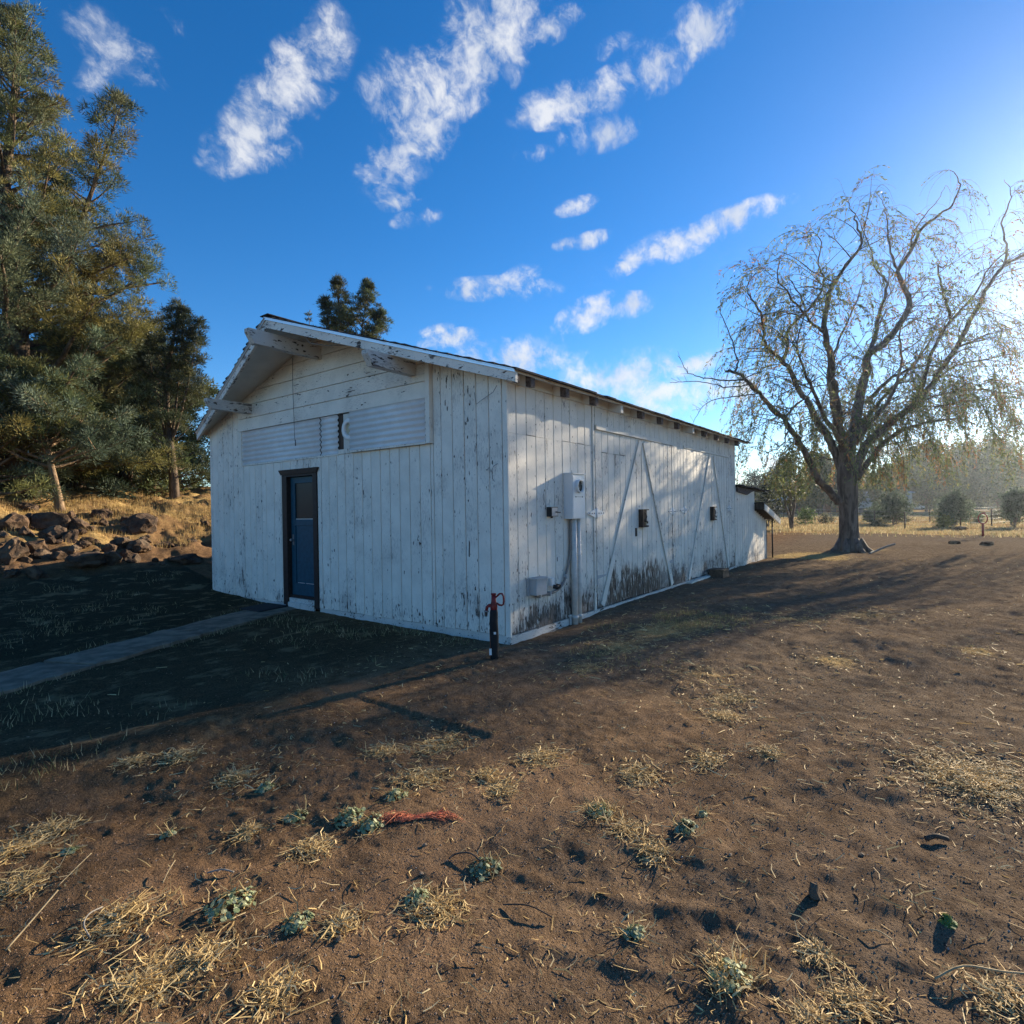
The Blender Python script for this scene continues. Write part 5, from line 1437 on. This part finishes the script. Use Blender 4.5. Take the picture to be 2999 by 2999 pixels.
def straw_label(x, y, r):
    size = 'tiny' if r < .075 else 'small' if r < .1 else 'middling' if r < .13 else 'broad'
    for mx, my, nm in sorted(MARKS, key=lambda q: math.hypot(q[0] - x, q[1] - y)):
        d = Vector((x - mx, y - my, 0)); a, b_ = d.dot(Rh_), d.dot(Fh_)
        if d.length < .05: continue
        rel = ('right of' if a > 0 else 'left of') if abs(a) > abs(b_) else ('beyond' if b_ > 0 else 'in front of')
        lb = '%s dry straw heap %s %s' % (size, rel, nm)
        if lb not in USED:
            USED.add(lb); return lb
Rh_ = Vector((.598, -.801, 0)); Fh_ = Vector((.801, .598, 0))
for i, (x, y, r) in enumerate(STRAW_SPOTS[:32]):
    big = 1.0 if r < .25 else 2.2
    straw_clump(x, y, r, int((110 + 1700 * r) * big), NAMED.get(i) or straw_label(x, y, r), 300 + i, long_=1.3 if i in (2, 3, 4, 0, 1) else .8)


def weed(x, y, r, label, seed, col=((.33, .37, .21), (.22, .27, .13), (.45, .47, .28)), dry=.4):
    rng = np.random.default_rng(seed); rr = random.Random(seed)
    t = thing('weed', label, 'plant', (x, y, gz(x, y)), 'low leafy weeds on the dirt')
    n = int(26 + 900 * r); V, F, C = [], [], []
    for k in range(n):
        a = rr.uniform(0, 6.283); q = r * rr.random() ** .6
        cx, cy = q * math.cos(a), q * math.sin(a) * .8
        cz = gz(x + cx, y + cy) - gz(x, y) + (1 - q / r * .7) * r * rr.uniform(.15, .65)
        s = rr.uniform(.007, .014); nrm = Vector((math.cos(a) * .6 + rr.gauss(0, .4), math.sin(a) * .6 + rr.gauss(0, .4), 1)).normalized()
        u = nrm.orthogonal().normalized(); u.rotate(Matrix.Rotation(rr.uniform(0, 6.28), 3, nrm)); v = nrm.cross(u); p = Vector((cx, cy, cz)); b0 = len(V)
        for ang, rad_ in ((0, 1.1), (60, .95), (120, .9), (180, 1.0), (240, .9), (300, .95)):
            V.append(p + (u * math.cos(rad(ang)) + v * math.sin(rad(ang))) * s * rad_ - nrm * s * .12 * (1 if ang % 120 else 0))
        F += [(b0, b0 + 1, b0 + 2, b0 + 3), (b0, b0 + 3, b0 + 4, b0 + 5)]
        c = np.array(rr.choice(col)) * rr.uniform(.7, 1.2); C += [c] * 6
    np_mesh('leaves', np.array([tuple(q) for q in V]), np.array(F), M['weed'], t, colors=np.array(C))
    m = int(n * dry)
    if m:
        X = x + rng.normal(0, r * .6, m); Y = y + rng.normal(0, r * .5, m)
        V, F, c = chips(X, Y, rng.uniform(.03, .10, m), rng.uniform(.003, .005, m), rng, STRAW, .5)
        np_mesh('dry_stems', V - np.array([x, y, gz(x, y)]), F, M['straw'], t, colors=c)
WEEDS = [(-3.65, -1.32, .065, 'small round grey green weed left of the orange twine'), (-3.50, -1.58, .085, 'upper lobe of leafy weed at the end of the orange twine'), (-3.47, -1.72, .08, 'leafy weed with long pale stems below the end of the orange twine'),
         (-3.2, -1.61, .075, 'leafy weed in straw just above the orange twine'), (-3.55, -.84, .06, 'flat pale weed lying above the scattered straw, upper left of twine'), (-4.21, -1.74, .11, 'wide weed patch of round pale leaves at lower left'),
         (-4.1, -2.04, .065, 'weed right of the wide pale leaved patch with bare soil beside it'), (-3.71, -2.31, .06, 'weed hugging the left end of a straw heap at bottom centre'), (-3.38, -2.41, .08, 'dark blue green weed beside the curved dead stalk'),
         (-4.11, -.91, .035, 'tiny green weed left of centre on bare dirt'), (-4.46, -.67, .04, 'green weed at the base of a long straw stalk, left'), (-2.51, -3.02, .08, 'dark green low weed alone on dirt right of centre'),
         (-3.31, -3.11, .045, 'small weed with dry twigs below the tyre ridge'), (-3.32, -3.48, .085, 'weed mixed with straw at bottom right of centre'), (-2.31, -3.05, .035, 'tiny weed with one twig right of the lone dark weed'), (-2.63, -2.6, .08, 'straw-yellow weed above the lone dark weed')]
for i, (x, y, r, lb) in enumerate(WEEDS):
    weed(x, y, r, lb, 500 + i, dry=2.2 if i in (13, 15) else .5, col=((.21, .25, .15), (.14, .18, .10), (.32, .35, .22)) if i in (8, 11) else ((.33, .37, .21), (.22, .27, .13), (.45, .47, .28)))
weed(-2.56, -4.10, .035, 'bright green sprig beside a dark hollow near the right edge', 530, col=((.13, .19, .05), (.18, .24, .07)), dry=0)

# orange twine
b = MB(); rw = random.Random(9)
TW = [(-3.47, -1.68), (-3.38, -1.76), (-3.31, -1.86), (-3.21, -1.94), (-3.17, -2.0), (-3.155, -2.10)]
for k in range(120):
    i0 = rw.uniform(0, 2.6); i1 = min(4.99, i0 + rw.uniform(.8, 2.6)); pts = []
    wd = rw.uniform(.3, 1)
    for q in range(7):
        f = i0 + (i1 - i0) * q / 6; i = int(f); u = f - i
        x = TW[i][0] * (1 - u) + TW[i + 1][0] * u; y = TW[i][1] * (1 - u) + TW[i + 1][1] * u
        wid = (.010 + .018 * math.exp(-((f - 1.0) / .7) ** 2) + .016 * math.exp(-((f - 3.6) / .8) ** 2)) * (1 if f < 4.6 else .4)
        x += rw.gauss(0, wid); y += rw.gauss(0, wid); pts.append((x, y, gz(x, y) + .005 + abs(rw.gauss(0, wid * .35))))
    b.tube(pts, .0011, 3, cap=False)
tw = b.build('twine', simple('orange_twine', (.72, .25, .14), .8, .15, 40, bump=0), None, (TW[2][0], TW[2][1], gz(*TW[2]))); tag(tw, 'frayed orange twine lying across the brown dirt', 'twine')


def stick(pts, r, label, mat, lift=.01):
    P_ = [(x, y, gz(x, y) + lift + (h if h else 0)) for x, y, h in pts]
    b = MB(); b.tube(smooth_path(P_, 4), r * .62, 5); o = b.build('stick', mat, None, P_[0]); tag(o, label, 'stick')
m_pale = simple('pale_stalk', (.42, .32, .18), .8, .15, 30); m_dark = simple('dark_stick', (.09, .065, .05), .9, .2, 30); m_grey = simple('grey_root', (.30, .27, .23), .8, .15, 30)
stick([(-4.82, -1.27, 0), (-4.72, -1.19, .03), (-4.62, -1.11, .05)], .006, 'long thick straw stalk at the left picture edge', m_pale)
stick([(-4.59, -.99, 0), (-4.50, -.93, .02), (-4.43, -.87, .03)], .004, 'thin straight stalk lying left of centre', m_pale)
stick([(-4.31, -1.34, 0), (-4.27, -1.30, .02), (-4.22, -1.25, .03)], .004, 'short pale stalk left of the wide weed patch', m_pale)
stick([(-4.16, -1.43, 0), (-4.12, -1.48, .01), (-4.09, -1.53, 0)], .006, 'short curved grey root beside the wide weed patch', m_grey)
stick([(-4.53, -1.33, .01), (-4.585, -1.36, .03), (-4.62, -1.42, .03), (-4.615, -1.47, .0)], .005, 'white bent root arching left of a straw heap', m_grey)
stick([(-3.44, -2.24, 0), (-3.40, -2.25, .01), (-3.37, -2.31, .02), (-3.375, -2.38, .01)], .007, 'dark curved dead stalk left of the blue green weed', m_dark)
stick([(-3.52, -2.62, 0), (-3.48, -2.72, .02), (-3.45, -2.82, .01)], .005, 'thin brown twig lying near the tyre ridge', m_dark)
stick([(-2.83, -3.83, 0), (-2.815, -3.88, .02), (-2.80, -3.93, .0)], .004, 'short pale stalk near the dark hollow on the right', m_pale)
stick([(-2.92, -4.06, .0), (-2.84, -4.14, .03), (-2.79, -4.25, .02), (-2.74, -4.36, .02)], .006, 'forked pale branch at the right picture edge', m_pale)
stick([(1.92 - 3.85, -4.02, .01), (-1.90, -4.06, .02), (-1.87, -4.11, .01)], .02, 'dark piece of bark lying on the right of the yard', m_dark)
for x, y, r, lb in ((-3.44, -2.08, .016, 'small grey pebble below the orange twine'), (-3.59, -2.21, .013, 'smaller grey pebble left of the curved dead stalk'), (-4.06, -2.25, .018, 'pale grey pebble near the bottom edge'), (-2.61, -3.28, .014, 'white pebble below the dark green weed'),
                    (-2.24, -3.78, .018, 'pale flat stone on the gravelly right side'), (-2.2, -3.91, .014, 'white chip of stone right of the pale flat one'), (-2.41, -4.36, .03, 'cream coloured rock at the right picture edge'), (-2.69, -3.65, .045, 'dark pyramid shaped lump of rock on the right'), (-3.66, -3.33, .018, 'pale chip of wood at the bottom edge')):
    me = rock_mesh(int(abs(x * y * 1000)) % 997, r, r * .8, r * (.6 if r < .04 else 1.0))
    o = link('pebble', me, None, (x, y, gz(x, y) + r * .35)); tag(o, lb, 'pebble', 'pebbles on the dirt')
    if r != .045: me.materials.clear(); me.materials.append(M['concrete'] if r != .03 else M['cream'])

# ------------------------------------------------------------------ beyond the yard
def broadleaf(name, label, x, y, h, r, seed, cols, trunk_h=.28, lumps=14, ncl=420, nb=7, leaf=.28, r0=None, stems=1, cat='tree', group=None, flat=1.0, droop=.1, bark='bark_willow'):
    rng = np.random.default_rng(seed); rr = random.Random(seed)
    z = gz(x, y); t = thing(name, label, cat, (x, y, z), group)
    tb = MB(); r0 = r0 or h * .022
    cen = []
    for k in range(lumps):
        a = k * 2.399 + rr.uniform(-.4, .4); u = (k + .5) / lumps
        zz = h * (trunk_h + (1 - trunk_h) * (.12 + .8 * u)); q = r * math.sin(math.pi * min(.97, .22 + .75 * u)) * rr.uniform(.25, .85)
        cen.append((q * math.cos(a), q * math.sin(a), zz, r * rr.uniform(.28, .5)))
    for s in range(stems):
        dx = rr.uniform(-.3, .3) * r * (stems > 1); dy = rr.uniform(-.3, .3) * r * (stems > 1)
        tb.tube([(0, 0, -.2), (dx * .3, dy * .3, h * trunk_h * .5), (dx, dy, h * trunk_h), (dx * 1.4, dy * 1.4, h * .6)], [r0, r0 * .85, r0 * .7, r0 * .3], 6)
    for c in cen: tb.tube([(0, 0, h * trunk_h * .8), (c[0] * .5, c[1] * .5, (h * trunk_h + c[2]) * .5), c[:3]], [r0 * .45, r0 * .3, r0 * .08], 4, cap=False)
    tb.build('trunk', M[bark], t)
    C = []; T = []
    for c in cen:
        n = max(4, int(ncl / lumps * (c[3] / (.39 * r)) ** 2))
        d = rng.normal(size=(n, 3)); d /= np.linalg.norm(d, axis=1, keepdims=True)
        C.append(np.array(c[:3]) + d * c[3] * rng.uniform(.35, 1.1, (n, 1)) * np.array([1, 1, flat])); T.append(mixcol(rng, n, cols) * rr.uniform(.75, 1.25))
    C = np.concatenate(C); C[:, 2] = np.maximum(C[:, 2], .1); T = np.concatenate(T)
    D = rng.normal(size=C.shape) * .4; D[:, 2] -= droop
    V, F, cl = sprays(C, D, leaf * 1.0, nb, leaf, leaf * .5, rng, T, .25, 1.0, quad=True)
    V[:, 2] = np.maximum(V[:, 2], .02)
    np_mesh('crown', V, F, M['leaf_far'], t, colors=cl)
    return t
OLIVE = [(.10, .13, .04), (.15, .16, .05), (.07, .10, .04), (.20, .18, .06)]
GREYG = [(.10, .13, .07), (.14, .15, .07), (.08, .10, .06)]
DKG = [(.04, .055, .04), (.06, .075, .045), (.035, .045, .04)]
SAGE = [(.10, .13, .08), (.14, .17, .11), (.08, .11, .07)]
broadleaf('field_tree', 'small many-stemmed olive tree growing at the edge of the golden grass', 33.0, 3.1, 4.9, 1.75, 71, OLIVE, .30, 16, 520, 8, .15, .085, stems=4, droop=.5)
broadleaf('field_tree', 'dark low shrub tree tucked behind the lean-to roof', 36.5, 5.2, 3.1, 1.1, 72, DKG, .15, 10, 260, 7, .16, .05, stems=2)
broadleaf('bush', 'rounded green shrub standing left of the willow trunk in dry grass', 43, 4.0, 1.1, .9, 73, [(.13, .18, .05), (.10, .15, .05)], .1, 8, 160, 7, .14, .03, cat='bush')
for x, y, h, r, lb, sd in ((44.6, -1.5, 2.2, 1.25, 'big round grey green bush right of the willow trunk', 74), (41.6, -4.9, 2.2, 1.25, 'big round dark green bush with a yellow weed at its foot', 75), (42.0, -8.0, 2.3, .9, 'bushy grey green shrub at the right picture edge', 76), (47, -.2, 1.0, .9, 'low dark shrub beside the foot of the willow trunk', 77)):
    broadleaf('bush', lb, x, y, h, r, sd, SAGE, .08, 14, 520, 8, .17, .05, stems=3, cat='bush', droop=-1.1, flat=1.0)
broadleaf('bush', 'small yellow green weed bush at the foot of the dark round bush', 38.8, -4.4, .75, .7, 78, [(.26, .25, .07), (.2, .2, .07)], .1, 6, 120, 7, .13, .03, cat='bush')
for i, (x, y, h, r) in enumerate(((48, 3.4, .7, .7), (52, -1.8, .6, .7), (56, -6.2, .8, .9), (60, -8.3, .8, .9), (66, -4.0, .8, 1.0), (50, -6.6, .6, .6), (72, -9, .9, 1.1), (40, .8, .45, .5), (39, -1.0, .45, .5))):
    broadleaf('bush', 'small dull sagebrush clump in the dry field', x, y, h, r, 90 + i, [(.16, .15, .09), (.12, .12, .07)], .05, 6, 80, 6, .16, .03, cat='bush', group='sagebrush in the field')

# the tree line
TL = [('conifer_tree', 105, 17.6, 10.5, 3.2, DKG, 'tall dark conifer behind the small olive tree'), ('conifer_tree', 110, 24.0, 8.0, 3.4, DKG, 'dark bushy tree above the lean-to roof'),
      ('poplar_tree', 92, 10.4, 9.0, 3.0, OLIVE, 'sunlit light green tree left of the willow trunk'), ('poplar_tree', 97, 7.3, 8.4, 2.9, GREYG, 'pale green tree behind the left willow limb'),
      ('poplar_tree', 116, 7.8, 8.5, 3.0, OLIVE, 'green tree beside the pale house'), ('poplar_tree', 96, 1.6, 7.0, 2.4, OLIVE, 'yellow green tree in front of the pale house'),
      ('cottonwood_tree', 125, -2.5, 12.5, 5.2, GREYG, 'wide hazy green tree right of the willow trunk'), ('cottonwood_tree', 120, -7.5, 11.5, 5.0, GREYG, 'hazy green tree in the middle of the tree line'),
      ('cottonwood_tree', 118, -12.2, 11.8, 4.8, GREYG, 'tall rounded green tree ending the tree line on the right'), ('cottonwood_tree', 135, -9, 10, 5.0, DKG, 'dark tree filling the gap in the tree line'),
      ('cottonwood_tree', 150, 2.5, 11, 5, DKG, 'dark tree in the distance behind the pale house'), ('conifer_tree', 200, -27, 13.0, 8.0, DKG, 'far dark wooded knoll tree at the right picture edge'),
      ('conifer_tree', 190, -20, 10.0, 7.0, DKG, 'far dark tree left of the knoll at the right edge'), ('conifer_tree', 210, -34.5, 14.0, 8, DKG, 'far dark tree cut by the right picture edge'),
      ('conifer_tree', 160, 30.5, 11, 5.0, DKG, 'far dark tree just over the lean-to roof ridge'), ('poplar_tree', 155, 14.5, 10.5, 5.0, GREYG, 'distant grey green tree over the blue roofed shed'), ('conifer_tree', 60, 12.6, 3.2, 1.3, DKG, 'spindly dark sapling rising over the lean-to roof by the barn corner')]
for i, (nm, x, y, h, r, cols, lb) in enumerate(TL):
    if nm == 'conifer_tree' and r < 4: broadleaf(nm, lb, x, y, h, r, 200 + i, cols, .12, 22, 560, 7, .38, flat=1.2)
    else: broadleaf(nm, lb, x, y, h, r, 200 + i, cols, .12, 24, 1500, 8, .50 if x < 170 else .8)
# a low dark belt of far scrub closing the field
rb = np.random.default_rng(321)
n = 9000
ang = rb.uniform(rad(-9.5), rad(14), n); dist = rb.uniform(172, 200, n)
X = CAM[0] + dist * np.cos(ang); Y = CAM[1] + dist * np.sin(ang)
hh = (4.6 + 2.6 * fbm(X, Y, .04, 3, 50) + 1.2 * fbm(X, Y, .2, 2, 51)); C = np.stack([X, Y, np.maximum(.3, rb.random(n) ** .7 * hh)], 1)
V, F, cl = sprays(C, np.tile([0, 0, .4], (n, 1)), .9, 5, 1.1, .7, rb, mixcol(rb, n, DKG + GREYG[:1]), .25, 1.0, quad=True)
o = np_mesh('scrub_belt', V, F, M['leaf_far'], colors=cl); tag(o, kind='stuff')

# pale manufactured house, blue roofed shed, trailer
m_house = simple('pale_siding', (.50, .48, .44), .7, .05, 4); m_roof = simple('grey_roofing', (.55, .55, .55), .5, .05, 4); m_shed = simple('dark_shed_wall', (.06, .06, .075), .8, .1, 4); m_blue = simple('blue_roof_metal', (.16, .30, .45), .4, .05, 3); m_rust = simple('rusty_boards', (.26, .11, .06), .85, .2, 3)
h = thing('house', 'pale low house with a white roof edge far behind the willow trunk', 'house', (113, 3.2, gz(113, 3.2)))
ax = Vector((.598, -.801, 0)); ay = Vector((.801, .598, 0))
h.rotation_euler = (0, 0, math.atan2(ax.y, ax.x))
b = MB(); b.box(-4.6, 4.8, 0, 6, .85, 3.35); b.build('wall', m_house, h)
b = MB(); b.box(-4.5, 4.7, .05, 5.9, -.1, .84); b.build('skirting', m_shed, h)
b = MB(); b.prism([(-4.9, -.35, 3.36), (-4.9, 6.35, 3.36), (-4.9, 6.35, 3.5), (-4.9, 3, 4.0), (-4.9, -.35, 3.5)], (10, 0, 0)); b.build('roof', m_roof, h)
for x in (-1.6, 1.2, 3.4):
    b = MB(); b.box(x - .5, x + .5, -.03, .02, 1.75, 2.8); w_ = b.build('window', M['white_enamel'], h); b = MB(); b.box(x - .42, x + .42, -.045, -.031, 1.83, 2.72); b.build('pane', M['glass'], w_)
b = MB(); b.box(-.35, .5, -.04, -.003, .9, 2.95); b.build('door', m_shed, h)
b = MB()
b.box(-.6, 2.4, -1.8, -.36, 3.05, 3.15); b.build('porch_roof', M['white_enamel'], h)
for x in (-.55, 2.3):
    b = MB(); b.box(x - .06, x + .06, -1.75, -1.63, 0, 3.05); b.build('porch_post', M['white_enamel'], h)
s2 = thing('shed', 'dark shed with a blue metal roof behind the small olive tree', 'shed', (99, 13.6, gz(99, 13.6))); s2.rotation_euler = h.rotation_euler
b = MB(); b.box(-2.6, 3.2, 0, 5, -.1, 2.35); b.build('wall', m_shed, s2)
b = MB(); b.prism([(-2.9, -.3, 2.36), (-2.9, 5.3, 2.36), (-2.9, 2.5, 3.2)], (6.4, 0, 0)); b.build('roof', m_blue, s2)
b = MB(); b.box(-1.0, .3, -.04, -.003, 0, 2.0); b.build('door', m_rust, s2)
tr = thing('travel_trailer', 'white travel trailer parked in the distance left of the willow trunk', 'trailer', (128, 15.9, gz(128, 15.9))); tr.rotation_euler = h.rotation_euler
b = MB(); b.prism([(-3.2, 0, .55), (3.0, 0, .55), (3.4, 0, 1.3), (3.2, 0, 2.9), (-2.8, 0, 3.0), (-3.4, 0, 2.0)], (0, 2.3, 0)); b.build('body', M['white_enamel'], tr)
for x in (-1.8, .2, 1.9):
    b = MB(); b.box(x - .5, x + .5, -.03, -.003, 1.6, 2.3); b.build('window', M['glass'], tr)
b = MB(); b.box(-3.2, 3.1, -.02, -.003, 1.05, 1.2); b.build('stripe', m_rust, tr)
for x in (-.5, .5):
    b = MB(); b.tube([(x, -.02, .35), (x, .2, .35)], .36, 12); b.build('wheel', M['black'], tr)
sb2 = thing('shack', 'rusty orange boarded shack in the distance touching the willow trunk', 'shed', (122, 12.2, gz(122, 12.2))); sb2.rotation_euler = h.rotation_euler
b = MB(); b.box(-1.6, 1.6, 0, 3, -.1, 3.2); b.build('wall', m_rust, sb2)
b = MB(); b.prism([(-1.8, -.2, 3.2), (-1.8, 3.2, 3.2), (-1.8, 3.2, 3.5), (-1.8, -.2, 3.9)], (3.6, 0, 0)); b.build('roof', m_shed, sb2)
b = MB(); b.box(-.5, .5, -.04, -.003, 0, 2.1); b.build('door', m_shed, sb2)
cr_ = thing('parked_car', 'small white car parked far off against the dark trees', 'car', (160, -.2, gz(160, -.2))); cr_.rotation_euler = h.rotation_euler
b = MB(); b.prism([(-2.1, 0, .35), (2.1, 0, .35), (2.15, 0, .8), (1.2, 0, .95), (.7, 0, 1.45), (-1.0, 0, 1.45), (-1.6, 0, .95), (-2.1, 0, .85)], (0, 1.7, 0)); b.build('body', M['white_enamel'], cr_)
b = MB(); b.prism([(-1.35, -.01, .97), (1.0, -.01, .97), (.62, -.01, 1.38), (-.95, -.01, 1.38)], (0, -.01, 0)); b.build('window', M['glass'], cr_)
for x in (-1.3, 1.3):
    b = MB(); b.tube([(x, -.02, .33), (x, .2, .33)], .33, 12); b.build('wheel', M['black'], cr_)

# wire fences across the field
def fence(pts, label, wires=4, hgt=1.12):
    t = thing('fence', label, 'fence', (pts[0][0], pts[0][1], gz(*pts[0])))
    o = t.location
    P_ = []
    for i, (x, y) in enumerate(pts):
        z = gz(x, y); P_.append((x - o.x, y - o.y, z - o.z))
        b = MB(); ln = rj.uniform(-.05, .05)
        b.tube([(P_[-1][0], P_[-1][1], P_[-1][2] - .3), (P_[-1][0] + ln, P_[-1][1], P_[-1][2] + hgt)], .045, 6); b.build('post', M['dark_wood'], t)
    for k in range(wires):
        f = hgt * (k + .9) / (wires + .1)
        b = MB(); b.tube([(x, y, z + f) for x, y, z in P_], .006, 3, cap=False); b.build('wire', M['steel'], t)
def subdiv(a, b_, n): return [(a[0] + (b_[0] - a[0]) * k / n, a[1] + (b_[1] - a[1]) * k / n) for k in range(n)]
fence(subdiv((69, 12.0), (53.7, 5.0), 3) + subdiv((53.7, 5.0), (36.9, -2.5), 4) + [(36.9, -2.5), (41.6, -5.3), (44.2, -7.0), (49.2, -8.6), (54, -11)], 'nearer wire fence with thin posts along the golden grass')
fence([(62, 3.2), (58, -.2), (53.7, -3.6), (59.5, -5.2), (65.9, -6.9), (79.1, -9.8), (92, -13)], 'farther wire fence crossing the field towards the dark trees')
# ring topped red valve post
vr = thing('valve_post', 'rusty red post with a ring handle standing at the edge of the dirt', 'valve', (29.2, -5.8, gz(29.2, -5.8)))
b = MB(); b.tube([(0, 0, -.2), (0, 0, .62)], .05, 8); b.build('post', M['red_iron'], vr)
b = MB(); b.tube([tuple(Rh * .22 * math.cos(a) + Vector((0, 0, .82 + .24 * math.sin(a)))) for a in [2 * math.pi * k / 20 for k in range(21)]], .024, 6, cap=False); b.build('ring_handle', M['red_iron'], vr)
b = MB(); b.tube([tuple(Rh * -.04 + Vector((0, 0, 1.06))), tuple(Rh * .12 + Vector((0, 0, 1.10)))], .035, 6); b.build('cap', M['red_iron'], vr)
boulder(35.3, -5.1, .75, .42, 'lone dark boulder where the dirt meets the golden grass', group='far stones on the dirt')
boulder(21.7, -5.5, .55, .28, 'dark stone out on the bare dirt at the far right', group='far stones on the dirt')
boulder(22.0, -4.6, .45, .16, 'pale flat stone out on the bare dirt right of the willow', group='far stones on the dirt')
b = MB(); b.tube(smooth_path([(15.9, -2.35, gz(15.9, -2.35) + .03), (16.3, -2.5, gz(16.3, -2.5) + .08), (16.6, -2.75, gz(16.6, -2.75) + .22), (16.75, -3.0, gz(16.75, -3.0) + .30)], 5), [.035] * 15 + [.02], 6)
o = b.build('pale_branch', m_grey, None, (15.9, -2.35, gz(15.9, -2.35))); tag(o, 'pale curved branch lying against the foot of the willow', 'branch')

# ------------------------------------------------------------------ scattering box, added to stand in for the glare towards the sun
b = MB(); b.box(-60, 330, -160, 160, -1.6, 19.0)
hz_m = bpy.data.materials.new('glare_volume'); hz_m.use_nodes = True
N = NT(hz_m.node_tree); N.n.clear()
pv_ = N.new('ShaderNodeVolumePrincipled'); pv_.inputs['Density'].default_value = .00033; pv_.inputs['Anisotropy'].default_value = .82; pv_.inputs['Color'].default_value = (.74, .86, 1.0, 1)
out_ = N.new('ShaderNodeOutputMaterial'); N.l.new(pv_.outputs[0], out_.inputs['Volume'])
o = b.build('glare_haze', hz_m); tag(o, kind='stuff')
